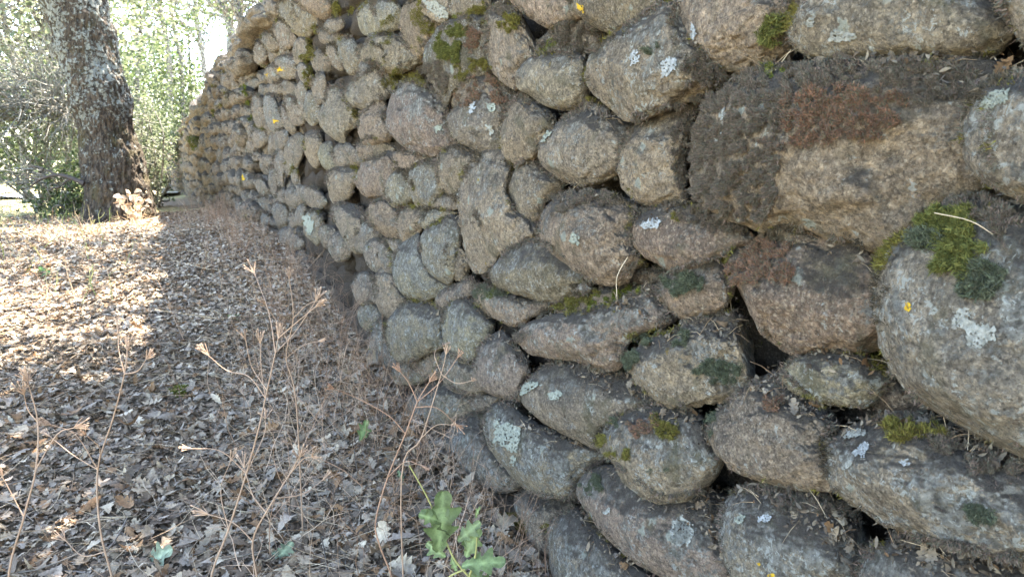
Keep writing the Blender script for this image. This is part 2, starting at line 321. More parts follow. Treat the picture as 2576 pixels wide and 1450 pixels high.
# tile | recess (cm) | tint (n neutral, w warm, g green grey, b blue grey, d dark, p pale) | roughness 0-3 | outline
STONES = """
R1|0|n|0|835,210 860,110 930,0 1000,-120 1700,-160 2300,-120 2420,-20 2470,120 2450,240 2380,330 2270,405 2000,420 1400,430 1080,420 950,385 860,300
R1|-2|n|0|2400,-40 2440,60 2480,160 2560,290 2700,380 2900,300 2900,-100 2600,-200
R1|0|w|1|60,1000 100,840 200,720 340,620 600,510 800,470 1100,455 1500,435 1850,430 2150,480 2330,580 2370,700 2350,1000 2390,1250 2200,1400 2000,1430 1850,1547 1720,1680 1580,1755 1300,1717 1100,1650 850,1630 700,1672 400,1617 200,1497 110,1407 50,1200
R1|-7|b|0|2110,960 2150,780 2250,640 2400,560 2600,520 2900,560 3000,900 2950,1350 2700,1480 2500,1410 2300,1310 2170,1180
R2|-3|b|0|1495,800 1500,640 1540,490 1620,380 1760,280 1900,190 2150,110 2450,150 2800,260 3050,600 3100,1100 2900,1600 2700,1920 2480,1880 2150,1720 1900,1590 1750,1450 1600,1250 1520,1050
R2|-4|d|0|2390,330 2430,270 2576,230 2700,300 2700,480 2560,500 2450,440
R2|1|w|2|410,560 430,460 560,400 800,350 1100,330 1450,400 1620,560 1600,800 1600,1080 1400,1150 1200,1155 960,1190 820,1130 700,1050 560,900 510,780 440,680
R2|-3|p|1|750,310 790,280 940,285 1160,365 1140,400 1030,420 940,465 880,430 850,370 770,350
F|0|w|1|1655,720 1670,690 1720,665 1800,645 1830,680 1840,720 1832,755 1780,795 1725,803 1690,785 1660,755
F|0|w|3|1557,910 1565,880 1600,850 1700,830 1720,810 1790,790 1850,780 1895,810 1915,850 1900,920 1860,980 1790,1005 1690,1018 1640,1000 1590,960
R3|0|w|1|290,400 330,300 480,150 640,40 850,-20 1050,150 1200,330 1180,450 1180,650 1190,820 1080,830 870,790 560,720 440,650 340,540
R3|-1|g|1|790,60 900,-120 1200,-190 1500,-100 1590,0 1560,160 1440,225 1300,225 1050,170 850,110
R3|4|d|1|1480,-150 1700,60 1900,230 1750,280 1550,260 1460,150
R3|-1|b|1|1110,550 1120,450 1200,360 1350,310 1600,300 1800,300 2200,400 2560,600 2900,760 2950,1100 2800,1280 2560,1285 2200,1240 1900,1160 1600,1080 1400,970 1240,870 1150,760
R3|0|b|0|370,1050 400,930 500,830 700,790 900,830 1200,920 1400,1060 1430,1200 1400,1330 1380,1500 1200,1650 800,1700 520,1600 440,1400 380,1220
R3|1|b|0|1345,1420 1400,1300 1500,1200 1700,1140 2000,1190 2300,1260 2700,1350 2900,1500 2800,1750 2200,1850 1600,1800 1380,1650
M3|1|n|0|1530,830 1560,730 1660,640 1800,600 1950,700 2200,850 2450,820 2600,900 2610,1100 2670,1350 2700,1500 2450,1580 2200,1450 1950,1310 1750,1140 1640,1000 1560,900
M3|-1|g|0|1700,500 1720,420 1800,320 1950,240 2150,200 2350,210 2480,330 2520,480 2575,600 2560,720 2450,830 2320,890 2150,915 2000,860 1880,740 1830,640 1740,560
M3|0|b|0|1310,1200 1330,1090 1420,1000 1550,930 1640,1010 1750,1150 1950,1330 2150,1480 2100,1600 1700,1700 1450,1600 1350,1430
M3|5|n|0|1110,920 1150,860 1250,840 1400,860 1530,880 1540,950 1440,1030 1380,1200 1380,1300 1300,1290 1220,1230 1190,1080 1140,1000
M3|-1|g|0|870,330 900,250 980,180 1100,200 1250,330 1450,430 1700,520 1730,570 1570,730 1540,830 1480,885 1300,870 1150,790 1050,680 950,560 890,450
M3|3|b|0|555,570 580,470 650,370 750,300 890,270 940,420 1030,620 1130,760 1000,830 800,790 650,730 570,660
M3|-1|n|0|1140,130 1170,60 1300,-60 1500,-100 1750,-60 1900,0 2120,170 1990,260 1850,340 1760,440 1700,510 1600,480 1400,390 1250,290 1160,210
M3|3|g|0|300,230 380,130 560,60 700,90 840,150 830,250 700,330 600,380 480,400 360,340
M3|2|w|1|790,150 880,140 1000,150 980,200 890,250 820,240
M3|2|w|1|1010,170 1130,160 1160,230 1080,240
M2|0|n|0|575,1300 590,1220 640,1170 750,1230 850,1270 870,1380 910,1470 750,1475 640,1430
M2|-1|n|0|815,1330 850,1200 900,1100 1000,1040 1060,1030 1130,1150 1200,1230 1220,1320 1180,1380 1160,1500 1000,1500 880,1450 820,1390
M2|-2|n|1|1060,1080 1150,990 1350,920 1600,890 1850,830 2050,730 2170,750 2250,900 2150,1000 1980,1050 1900,1150 1870,1270 1700,1300 1580,1250 1480,1240 1250,1220 1150,1180 1080,1120
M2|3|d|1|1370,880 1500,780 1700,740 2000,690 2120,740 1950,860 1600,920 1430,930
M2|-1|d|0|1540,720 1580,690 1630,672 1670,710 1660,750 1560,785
M2|0|g|0|1470,790 1550,690 1570,780 1500,805
M2|1|w|1|820,760 850,700 950,720 1150,790 1400,830 1360,880 1250,920 1180,970 1100,990 1000,950 870,860
M2|-1|g|0|920,640 940,570 1050,460 1150,400 1300,370 1420,440 1600,580 1650,670 1540,730 1460,800 1390,825 1200,790 1050,750 950,690
M2|-2|w|1|1280,280 1285,180 1340,90 1450,30 1600,20 1800,50 1950,120 2010,200 1960,300 1980,450 2020,510 1960,570 1900,660 1760,690 1620,640 1500,560 1380,470 1300,380
F|-1|w|1|1582,590 1590,545 1630,520 1700,510 1780,530 1850,570 1890,605 1860,620 1800,650 1740,680 1700,682 1640,660 1595,630
M2|3|d|2|1905,650 1930,580 2000,530 2100,570 2180,600 2220,650 2050,690
M1|-1|n|0|1265,1130 1290,1040 1380,920 1500,830 1620,790 1800,840 1950,900 1960,990 1900,1090 1880,1200 1770,1290 1600,1330 1450,1290 1330,1210
M1|0|w|1|1600,780 1640,710 1720,740 1800,800 1740,850 1640,850
M1|1|w|1|1050,1400 1090,1250 1150,1160 1260,1130 1320,1210 1450,1300 1430,1370 1350,1430 1310,1560 1250,1590 1150,1550 1080,1480
M1|0|w|1|1855,1190 1880,1060 1960,900 2100,800 2250,740 2400,780 2380,900 2340,1100 2320,1280 2360,1450 2200,1470 2020,1450 1920,1370 1860,1270
F|-2|n|1|1462,200 1470,150 1520,100 1570,70 1640,20 1700,-10 1740,90 1800,150 1825,190 1780,215 1690,270 1590,305 1540,280 1490,240
F|0|w|2|1680,60 1700,-10 1760,-60 1900,-60 1990,0 1985,70 1985,130 1930,165 1850,187 1760,175 1700,120
M1|0|n|0|1520,60 1530,-60 1700,-160 2100,-120 2200,0 2080,80 1960,170 1870,240 1700,190 1580,110
M1|0|w|0|1090,0 1100,-80 1300,-160 1520,-100 1560,60 1620,130 1480,170 1400,200 1280,150 1160,70
M1|-1|n|0|1115,560 1140,490 1250,400 1400,370 1520,370 1610,420 1620,520 1640,650 1610,760 1480,785 1350,760 1240,690 1140,640
M1|0|n|2|905,330 930,200 920,80 1000,30 1130,60 1220,200 1280,370 1200,460 1160,560 1160,650 1050,600 960,510 925,400
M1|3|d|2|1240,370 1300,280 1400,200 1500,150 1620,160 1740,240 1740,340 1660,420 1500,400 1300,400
M1|1|w|1|300,150 330,50 430,0 570,130 560,250 500,350 430,410 360,330 310,230
M1|0|p|2|430,30 460,-30 620,-60 670,40 660,120 600,160 520,130 450,80
M1|1|n|1|640,60 680,-60 800,-80 920,-20 930,80 820,80 720,130 660,100
M1|1|d|2|455,330 540,230 620,170 800,120 930,200 940,400 960,540 850,580 700,660 640,760 570,680 480,480
M1|3|d|2|630,750 700,640 820,530 950,530 1080,640 1140,690 1080,760 900,790 700,800
M1|-1|n|1|165,850 180,740 260,620 360,565 480,610 600,700 650,830 680,950 730,1020 620,1110 500,1115 350,1090 250,1020 190,950
M1|0|n|1|620,840 700,760 880,680 1010,720 1070,800 1050,900 1040,1100 920,1100 800,1060 700,1020 640,940
M1|-1|w|1|1010,950 1050,800 1150,690 1260,740 1370,820 1420,900 1330,1010 1280,1110 1130,1190 1030,1110
M1|-1|w|0|545,1180 600,1090 700,1050 820,1090 910,1120 850,1180 780,1220 770,1330 720,1420 620,1370 560,1290
M2|0|w|2|690,60 740,-100 850,-230 1000,-250 1100,-180 1080,-50 1080,80 1170,200 1290,240 1310,350 1170,400 1070,460 970,560 880,610 800,600 750,470 720,250
M2|0|g|0|435,400 460,320 560,240 715,200 740,380 710,500 690,640 640,705 560,680 490,610 450,500
M2|2|w|3|620,450 660,370 720,390 780,480 790,620 700,650 650,560
M2|0|g|0|235,580 260,480 340,380 430,330 460,450 520,610 640,705 560,770 450,795 350,780 270,690
M2|0|w|1|60,190 100,110 200,80 300,150 300,250 330,350 230,355 130,300 80,250
M2|1|w|2|270,230 330,150 440,140 540,150 470,220 450,310 350,385 290,330
M2|2|g|0|430,260 480,170 600,150 710,170 620,240 500,300
M1|-1|g|0|190,1410 220,1280 320,1220 390,1300 400,1380 370,1470 250,1480
M1|0|g|0|330,1260 420,1180 560,1150 580,1280 600,1380 540,1480 430,1480 380,1400
M2|2|w|0|520,120 600,50 700,70 710,150 600,160
M1|0|w|1|0,1230 40,1160 130,1130 230,1100 300,1200 240,1260 210,1400 80,1420 0,1350 -30,1290
M1|3|w|2|250,1090 350,1080 540,1130 580,1160 400,1220 290,1230
M1|1|w|2|-10,1060 60,980 200,1010 270,1060 160,1120 60,1150 0,1120
M1|0|w|1|0,900 20,820 100,740 180,690 200,850 230,980 150,1045 60,1050 10,980
M1|0|n|1|-20,560 30,440 120,440 240,560 260,650 190,710 100,770 40,790 -30,770
M1|0|n|2|-10,400 30,320 130,240 280,270 390,350 440,420 350,490 220,530 130,460 30,440
M1|0|b|0|-10,100 20,40 90,10 130,90 170,220 80,250 20,220
M1|0|b|0|90,50 160,0 270,10 310,100 290,200 150,215 120,130
M2|-1|g|0|175,1050 200,950 300,840 400,800 560,830 625,930 610,1050 630,1140 500,1190 380,1250 310,1265 220,1200
M2|0|g|0|595,980 610,900 650,830 750,790 840,820 920,900 970,980 960,1070 870,1150 830,1250 720,1250 640,1180 600,1080
M2|1|w|1|555,800 600,740 700,700 800,650 840,700 790,790 680,850 640,890 570,860
M2|2|w|1|105,650 180,580 250,620 310,740 360,800 310,870 230,935 150,880 120,760
M2|2|b|1|70,1100 90,1010 200,930 200,1080 270,1230 280,1300 150,1300 80,1200
M2|2|g|0|240,1340 280,1270 360,1250 500,1340 480,1390 380,1415 280,1410
M2|3|w|1|350,1260 440,1200 560,1150 640,1160 620,1300 570,1370 460,1340
M2|2|n|0|30,450 90,375 180,380 230,470 200,560 180,620 80,570
M2|1|b|0|140,480 180,390 240,460 280,560 230,620 170,570
M2|3|b|1|200,370 320,370 350,430 270,470
M2|1|n|0|-10,330 30,250 90,240 160,340 100,430 20,465 -30,400
M2|1|n|1|-50,700 30,610 120,650 140,780 90,870 0,820
M2|1|g|0|-10,890 80,810 180,930 100,1030 20,990
U1|0|w|0|1390,-60 1700,-80 1790,20 1780,120 1700,190 1570,130 1430,40
U1|1|g|0|1370,100 1390,-20 1500,60 1690,190 1650,270 1550,365 1440,260
U1|0|g|0|1240,80 1270,10 1380,-10 1420,130 1520,250 1570,350 1470,360 1340,260 1270,170
U1|0|n|0|1200,290 1240,210 1300,190 1410,320 1430,430 1310,500 1240,400
U1|0|w|0|1075,420 1090,350 1180,315 1240,390 1300,490 1180,525 1100,480
U1|-1|g|0|1715,280 1730,220 1800,180 1900,190 1920,250 1870,310 1760,340
U1|-1|g|0|1840,460 1880,390 1980,375 2040,440 2055,560 2085,620 2050,720 1970,740 1900,640 1850,560
U1|0|w|0|1715,500 1740,450 1840,460 1890,620 1910,695 1850,695 1760,610
U1|-1|b|0|1590,880 1640,740 1720,755 1740,880 1710,1030 1640,1040
U1|0|g|0|1505,1080 1540,940 1580,910 1660,1020 1680,1180 1600,1255 1530,1190
U1|0|n|1|1885,960 1960,860 2100,750 2250,680 2310,780 2270,960 2160,1100 2060,1110 1960,1040
U1|-1|n|0|1655,1150 1730,1000 1760,880 1900,870 1920,1000 2020,1090 2050,1230 1950,1330 1930,1430 1780,1360 1690,1270
U1|1|n|0|1445,700 1480,630 1540,670 1620,800 1580,870 1480,800
U1|1|w|0|1400,500 1440,395 1530,385 1560,480 1520,610 1430,630
U1|0|n|1|1200,640 1260,560 1400,560 1460,650 1450,760 1330,790 1230,710
U1|0|w|1|1110,740 1180,640 1250,680 1280,780 1180,840
U1|0|g|0|915,860 950,795 1050,790 1080,850 980,905
U1|0|n|0|740,700 800,610 940,560 1020,620 1050,700 970,790 850,835 760,790
U1|0|n|0|1005,500 1050,395 1100,450 1150,560 1090,650 1020,610
U1|0|n|1|620,780 700,720 770,760 860,840 780,910 660,930
U1|0|w|1|512,960 540,880 620,860 680,960 640,1090 540,1090
U1|-1|b|0|725,990 790,930 860,955 920,1080 925,1170 830,1170 760,1080
U1|0|n|1|985,1080 1010,960 1080,975 1120,1120 1150,1250 1060,1290 1010,1200
U1|-1|b|0|1090,1030 1150,940 1220,975 1270,1120 1330,1270 1220,1330 1140,1230
U1|0|w|0|1265,1120 1290,1055 1370,1150 1440,1290 1400,1335 1320,1280
U1|1|n|0|1310,1050 1350,955 1430,1000 1470,1120 1500,1240 1420,1260 1360,1160
U1|1|n|0|1430,900 1480,820 1540,880 1540,1000 1530,1210 1460,1210 1430,1050
U1|-1|g|0|870,1280 920,1190 980,1200 1030,1300 990,1390 930,1440 880,1380
U1|1|w|0|1140,880 1200,835 1290,835 1280,940 1180,960
U1|-1|p|0|375,1140 430,1100 500,1080 520,1150 450,1210 380,1195
U1|0|b|0|270,1290 320,1240 390,1220 410,1290 340,1340
U1|1|w|1|1250,830 1340,800 1440,850 1440,960 1330,960 1260,900
U1|1|n|1|620,1100 700,1040 770,1100 800,1220 740,1300 650,1240
U1|1|w|1|790,1200 850,1180 880,1300 850,1420 800,1350
U1|1|n|1|660,960 730,930 760,1010 740,1080 680,1050
U1|2|d|1|1560,560 1650,480 1740,560 1800,680 1740,740 1640,720
U1|2|d|1|1640,300 1720,300 1900,330 1960,400 1840,440 1700,430
U1|1|w|1|2040,500 2150,440 2300,470 2330,600 2200,680 2090,700
U2|-1|g|0|1215,280 1260,195 1320,230 1330,380 1310,500 1310,595 1240,560 1200,500 1215,380
U2|-1|p|0|1380,450 1410,385 1445,430 1460,540 1400,545
U2|-1|g|0|1310,680 1350,610 1420,590 1480,650 1505,740 1430,800 1340,760
U2|-1|g|0|1240,690 1270,610 1330,615 1330,740 1270,755
U2|0|n|0|1430,570 1530,580 1640,610 1710,670 1750,750 1650,815 1540,765 1470,690
U2|-1|g|0|1500,900 1530,840 1640,815 1700,900 1700,1020 1670,1175 1590,1130 1510,1040
U2|0|b|0|1420,860 1460,785 1530,765 1530,870 1510,960 1440,955
U2|0|g|0|1355,920 1400,830 1440,890 1470,970 1390,995
U2|1|n|1|1655,1050 1700,975 1810,1000 1850,1080 1820,1190 1720,1195
U2|-1|n|1|1785,830 1830,755 1960,765 2100,830 2170,940 2250,1060 2160,1190 2050,1245 1950,1160 1850,980 1800,900
U2|-1|w|0|1745,520 1770,430 1870,390 2000,385 2070,450 2010,600 1980,690 1850,760 1780,700
U2|0|n|0|1790,270 1830,190 1900,155 1990,300 2030,370 1920,400 1830,370
U2|1|n|0|1885,210 1950,150 2030,200 2140,300 2110,380 2000,345
U2|1|g|0|1650,260 1700,165 1790,145 1820,270 1860,380 1760,440 1690,360
U2|0|w|1|1505,130 1560,40 1650,45 1710,170 1660,260 1670,385 1600,375 1530,270
U2|0|d|1|1320,200 1380,95 1480,65 1530,180 1500,290 1440,400 1350,475 1320,380
U2|1|n|0|1220,80 1260,10 1340,15 1360,120 1300,215 1240,185
U2|0|n|0|975,80 1020,5 1120,15 1165,100 1100,185 1020,185
U2|0|g|0|860,20 920,-60 980,-30 1000,60 930,145
U2|-1|w|0|990,270 1030,225 1085,255 1095,310 1010,330
U2|0|b|0|890,330 940,255 1010,275 1015,360 920,415
U2|0|b|0|775,290 830,240 895,250 890,340 800,365
U2|0|b|0|745,420 800,380 895,385 890,465 800,505
U2|0|b|0|855,500 900,440 995,445 1015,530 920,575
U2|0|n|0|1000,540 1060,490 1135,555 1175,650 1080,670
U2|0|g|1|975,740 1060,685 1170,695 1190,800 1060,865 1000,825
U2|1|w|0|1175,820 1240,745 1350,795 1365,930 1260,970
U2|1|b|0|885,930 940,880 1010,940 1000,1070 920,1070
U2|0|b|0|740,760 800,690 865,715 890,800 810,845
U2|1|g|0|1245,1060 1320,995 1430,1005 1415,1100 1300,1180
U2|1|b|0|1345,1120 1400,1055 1500,1090 1515,1190 1400,1220
U2|0|n|1|1760,1130 1820,1055 1900,1050 1970,1170 1970,1290 1850,1335 1770,1240
U2|1|n|0|1100,830 1150,860 1200,930 1150,980 1080,940
U2|1|b|0|700,560 760,520 840,540 850,620 760,650
U2|1|n|0|1060,300 1120,270 1200,290 1210,370 1120,390
U2|1|n|1|1180,380 1220,400 1250,600 1230,700 1180,640 1160,500
U2|1|b|0|600,180 680,150 740,200 720,280 640,290
U2|1|n|1|860,620 950,600 990,680 940,750 870,720
"""
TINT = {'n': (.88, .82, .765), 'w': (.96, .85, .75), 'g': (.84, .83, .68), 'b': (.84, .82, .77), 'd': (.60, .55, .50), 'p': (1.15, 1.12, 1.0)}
WALL_T = empty("stone_wall", (0, 5, .6), "long dry stone wall of rounded granite boulders crusted with lichen and moss", "wall")
def area(P): x, y = P[:, 0], P[:, 1]; return .5 * abs(np.dot(x, np.roll(y, 1)) - np.dot(y, np.roll(x, 1)))
def blob(Pu, Pv, cen, Rd, Ud, Fd, shear, thick, lvl, rough, seed):
    """boulder whose silhouette (metres, in the plane Rd/Ud through cen) follows the outline"""
    P = np.stack([Pu, Pv], 1); c = np.array([P[:, 0].mean(), P[:, 1].mean()])
    # area centroid
    x, y = P[:, 0], P[:, 1]; x2, y2 = np.roll(x, -1), np.roll(y, -1); cr = x * y2 - x2 * y; A = cr.sum() / 2
    c = np.array([((x + x2) * cr).sum() / (6 * A), ((y + y2) * cr).sum() / (6 * A)])
    D = curve(np.concatenate([P, P[:1]]), 6)[:-1] - c
    cov = D.T @ D / len(D); ev, E = np.linalg.eigh(cov); E[:, 0] *= np.sign(np.linalg.det(E)); sc = np.sqrt(ev * 2)
    W = (D @ E) / sc; th = np.arctan2(W[:, 1], W[:, 0]); r = np.hypot(W[:, 0], W[:, 1]); o = np.argsort(th); th, r = th[o], r[o]
    g = np.linspace(-math.pi, math.pi, 181); rr = np.interp(g, np.r_[th[-1] - 2*math.pi, th, th[0] + 2*math.pi], np.r_[r[-1], r, r[0]])
    k = np.array([1, 2, 3, 2, 1.]) / 9; rr = np.convolve(np.r_[rr[-5:-1], rr, rr[1:5]], k, 'same')[4:-4]
    V, F = ico(lvl); a, b, cc = V[:, 0], V[:, 1], V[:, 2]; rho = np.hypot(a, b); ang = np.arctan2(b, a)
    R_ = np.interp(ang, g, rr); t = np.clip(rho, 0, 1) ** 1.5; R_ = R_ * t + rr.mean() * (1 - t)
    q = rho ** .92; W = np.stack([np.cos(ang) * q * R_, np.sin(ang) * q * R_], 1) * sc
    L = W @ E.T; dep = -np.sign(cc) * np.abs(cc) ** .85 * thick
    size = math.sqrt(sc[0] * sc[1])
    Q = np.stack([L[:, 0], L[:, 1], dep], 1)
    nrm = np.stack([L[:, 0] / sc.mean() ** 2, L[:, 1] / sc.mean() ** 2, dep / thick ** 2], 1); nrm /= np.linalg.norm(nrm, axis=1)[:, None] + 1e-9
    K = Q / size + seed * 7.31
    facing = np.clip(1 - rho ** 6, .25, 1)
    am = (.065, .10, .14, .18)[rough]
    d = am * fbm(K * 1.4, 3, 11) * facing + (.020 + .016 * rough) * fbm(K * 5, 4, 23)
    d += -(.03 + .03 * rough) * np.clip(vn(K * 2.3, 31) - .45, 0, 1) * facing        # dents
    d += .6 * (.004 + .004 * rough) * fbm(K * 17, 2, 41)
    rg = 1 - np.abs(vn(K * 2.1 + .5 * vn(K * 4, 5)[:, None], 61)); d += -(.012 + .014 * rough) * np.clip(rg - .9, 0, 1) * 10 * facing * .6   # cracks
    Q = Q + nrm * (d * size)[:, None]
    rs = np.random.default_rng(int(seed) + 99)
    for _ in range(3 + 2 * rough):
        nv_ = rs.normal(size=3); nv_[2] = -abs(nv_[2]); nv_ /= np.linalg.norm(nv_); m_ = Q @ nv_; h_ = m_.max() * rs.uniform(.78, .95); ov = m_ - h_ + .02 * size * fbm(K * 4, 2, 71)
        Q = Q - nv_ * (np.clip(ov, 0, None) * (.55 + .08 * rough))[:, None]
    f = Q[:, 2] + shear * Q[:, 0]
    return cen + Rd * (Q[:, 0] + c[0])[:, None] + Ud * (Q[:, 1] + c[1])[:, None] + Fd * (f + shear * c[0])[:, None], F
items = []
for ln in STONES.strip().splitlines():
    tl, rec, tint, rough, pts = ln.split('|'); ox, oy, sc = TILES[tl]
    P = np.array([[float(q) for q in p.split(',')] for p in pts.split()])
    if tl != 'F': P = (P / sc + (ox, oy)) / 1.5534
    Pc = P.clip((0, 0), (2576, 1450)); items.append([area(Pc), P, float(rec) / 100, tint, int(rough)])
items.sort(key=lambda t: -t[0])
stones = []                 # (object, V, F)
rest_V, rest_F = [], []; nn = 0
def wall_frame(cu, cv, x):
    d = ray(cu, cv); t = (x - CAM[0]) / d[0]; cen = CAM + d * t; L = np.linalg.norm(d); Fd = d / L
    Rd = np.cross(Fd, [0, 0, 1.]); Rd /= np.linalg.norm(Rd); Ud = np.cross(Rd, Fd)
    return cen, Rd, Ud, Fd, t, L
for si, (ar, P, rec, tint, rough) in enumerate(items):
    cu, cv = P.mean(0); wpx, hpx = np.ptp(P[:, 0]), np.ptp(P[:, 1])
    d0 = ray(cu, cv); t0 = 1.05 / d0[0]; mpp = t0 * np.linalg.norm(d0) / FOC / np.linalg.norm(d0)
    hm, wm = hpx * mpp, wpx * mpp; thick = .50 * min(hm, wm) + .08 * max(hm, wm); thick = min(thick, .17)
    cen, Rd, Ud, Fd, t, L = wall_frame(cu, cv, .05 + rec)
    # outline in metres on the plane through cen facing the viewer, slightly grown so that neighbours touch
    Dv = rays(P[:, 0], P[:, 1]); tt = (cen - CAM) @ Fd / (Dv @ Fd); Pw = CAM + Dv * tt[:, None] - cen
    g_ = 1.02 if si < 40 else 1.07
    phi = math.atan2(Fd[0], Fd[1]); shear = -min(1 / math.tan(phi) * .75, 1.7)
    lvl = 6 if si < 22 else (5 if ar > 900 else 4)
    V, F = blob(Pw @ Rd * g_, Pw @ Ud * g_, cen, Rd, Ud, Fd, shear, thick, lvl, rough, si + 1)
    if si < 100:
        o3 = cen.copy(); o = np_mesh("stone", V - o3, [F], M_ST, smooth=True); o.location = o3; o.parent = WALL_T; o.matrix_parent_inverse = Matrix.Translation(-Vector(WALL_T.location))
        j = rng.normal(size=3) * .015 + rng.normal() * .06
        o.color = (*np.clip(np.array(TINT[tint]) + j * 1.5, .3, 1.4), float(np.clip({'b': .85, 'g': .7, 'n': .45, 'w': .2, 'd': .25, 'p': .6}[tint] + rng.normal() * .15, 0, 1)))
        stones.append([o, V, F])
    else:
        rest_V.append(V); rest_F.append(F + nn); nn += len(V)
# procedural boulders: everything between and behind the traced ones, and the far run of the wall
def wx(y): return np.interp(y, [8, 11, 14, 20, 34], [0, -.10, -.20, -.36, -.62])
def top_z(y): return np.interp(y, [11, 14, 20, 34], [2.78, 2.5, 2.32, 2.2]) + .06 * math.sin(y * 1.7) + .05 * math.sin(y * 4.1 + 1) 
y = .2
cols = 0
far_end = 33.0
pack_V, pack_F = [], []; npk = 0
def add_rest(c, r, lv, rough, sd_, pack=False):
    global nn, npk
    V, F = ico(lv); K = V + sd_ * 3.7; rad = 1 + (.10 + .04 * rough) * fbm(K * 1.3, 3, 3) + .03 * fbm(K * 5, 2, 8)
    an = rng.normal() * .25; ca, sa = math.cos(an), math.sin(an)
    Q = np.sign(V) * np.abs(V) ** .85 * rad[:, None] * r; Q = np.stack([Q[:, 0], Q[:, 1] * ca - Q[:, 2] * sa, Q[:, 1] * sa + Q[:, 2] * ca], 1)
    if pack: pack_V.append(Q + c); pack_F.append(F + npk); npk += len(V); return
    rest_V.append(Q + c); rest_F.append(F + nn); nn += len(V)
traced_far = 8.6
zrow = -.1; row = 0
while zrow < 2.75:
    hrow = rng.uniform(.15, .23); y = -.6 + rng.uniform(0, .3)
    while y < far_end:
        near = y < traced_far; ln = rng.uniform(.24, .5); hh = hrow * rng.uniform(.85, 1.2)
        yc = y + ln / 2; zc = zrow + hrow / 2 + .04 * math.sin(yc * 1.3 + row)
        zg = float(gz(0, yc)); tz = top_z(yc)
        if zg - .1 < zc < tz:
            out = (.20 if yc < 3.6 else .18) if near and yc > .3 else rng.uniform(-.07, .10)
            if near and (yc < .3): out = .05
            add_rest(np.array([.05 + out + wx(yc), yc, zc]), np.array([.13, ln * .54, hh * .58]), 3 if near or yc > 14 else 4, 1, row * 31 + yc, near and yc < 6.5)
        y += ln * .93
    zrow += hrow * .86; row += 1
# coping above the frame near the viewer and on top of the run
y = -.5
while y < far_end:
    ln = rng.uniform(.25, .5); add_rest(np.array([.12 + wx(y) + rng.uniform(-.05, .05), y + ln / 2, top_z(y) + .0]), np.array([.2, ln * .55, rng.uniform(.07, .12)]), 4, 1, y * 5)
    y += ln * .85
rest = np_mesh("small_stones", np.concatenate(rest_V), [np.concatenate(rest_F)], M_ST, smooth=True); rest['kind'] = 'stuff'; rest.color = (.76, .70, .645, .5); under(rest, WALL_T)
rest['label'] = "smaller and farther stones of the wall"
stones.append([rest, np.concatenate(rest_V), np.concatenate(rest_F)])
pk = np_mesh("packing_stones", np.concatenate(pack_V), [np.concatenate(pack_F)], M_EA, smooth=True); pk['kind'] = 'stuff'; pk['label'] = "packing stones deep in the joints, dark with soil and painted joint shade"; under(pk, WALL_T)  # soil colour kept dark to paint shade into the joints
stones.append([pk, np.concatenate(pack_V), np.concatenate(pack_F)])
# earth core of the wall
gy_ = np.arange(-.8, far_end, .05); gz_ = np.arange(-.3, 2.82, .04); Yg, Zg = np.meshgrid(gy_, gz_)
Xg = .20 + .05 * fbm(np.stack([Yg * 4, Zg * 6, Yg * 0], -1), 3, 77); Xg = Xg + wx(Yg); Vf = np.stack([Xg, Yg, np.minimum(Zg, np.interp(Yg, [11, 14, 20, 34], [2.72, 2.44, 2.26, 2.14]))], -1).reshape(-1, 3); a = len(gy_); b = len(gz_)
i = np.arange(b - 1)[:, None] * a + np.arange(a - 1)[None]; Q = np.stack([i, i + 1, i + 1 + a, i + a], -1).reshape(-1, 4)
Vb = Vf.copy(); Vb[:, 0] = .75 + wx(Vb[:, 1]) + .05 * rng.normal(size=len(Vb)); nb = len(Vf)
t_ = (b - 1) * a + np.arange(a - 1); cap = np.stack([t_, t_ + 1, t_ + 1 + nb, t_ + nb], -1)
e_ = np.arange(b - 1) * a + a - 1; cap2 = np.stack([e_, e_ + a, e_ + a + nb, e_ + nb], -1); e0 = np.arange(b - 1) * a; cap3 = np.stack([e0, e0 + a, e0 + a + nb, e0 + nb], -1)
core = np_mesh("earth_core", np.concatenate([Vf, Vb]), [Q, Q + nb, cap, cap2, cap3], M_EA); under(core, WALL_T)
# ---------------------------------------------------------------- moss, lichen and debris laid on the stone surfaces
allV = np.concatenate([s[1] for s in stones] + [Vf]); off = np.cumsum([0] + [len(s[1]) for s in stones]); fo = np.cumsum([0] + [len(s[2]) for s in stones])
core_tri = np.concatenate([Q[:, :3], Q[:, [0, 2, 3]]]) + off[-1]
allF = np.concatenate([s[2] + off[k] for k, s in enumerate(stones)] + [core_tri])
bvh = BVHTree.FromPolygons(allV.tolist(), allF.tolist())
def inpoly(u, v, P):
    x, y = P[:, 0], P[:, 1]; x2, y2 = np.roll(x, -1), np.roll(y, -1); r = np.zeros(len(u), bool)
    for a_, b_, c_, d_ in zip(x, y, x2, y2):
        if b_ == d_: continue
        r ^= ((b_ > v) != (d_ > v)) & (u < (c_ - a_) * (v - b_) / (d_ - b_) + a_)
    return r
def cast(us, vs):
    out = []
    D = rays(us, vs); c = Vector(CAM)
    for d in D:
        h = bvh.ray_cast(c, Vector(d), 30)
        if h[0] is None: out.append(None); continue
        n = h[1];  n = -n if n.dot(Vector(d)) > 0 else n
        k = int(np.searchsorted(fo, h[2], 'right') - 1); out.append((np.array(h[0]), np.array(n), min(k, len(stones) - 1)))
    return out
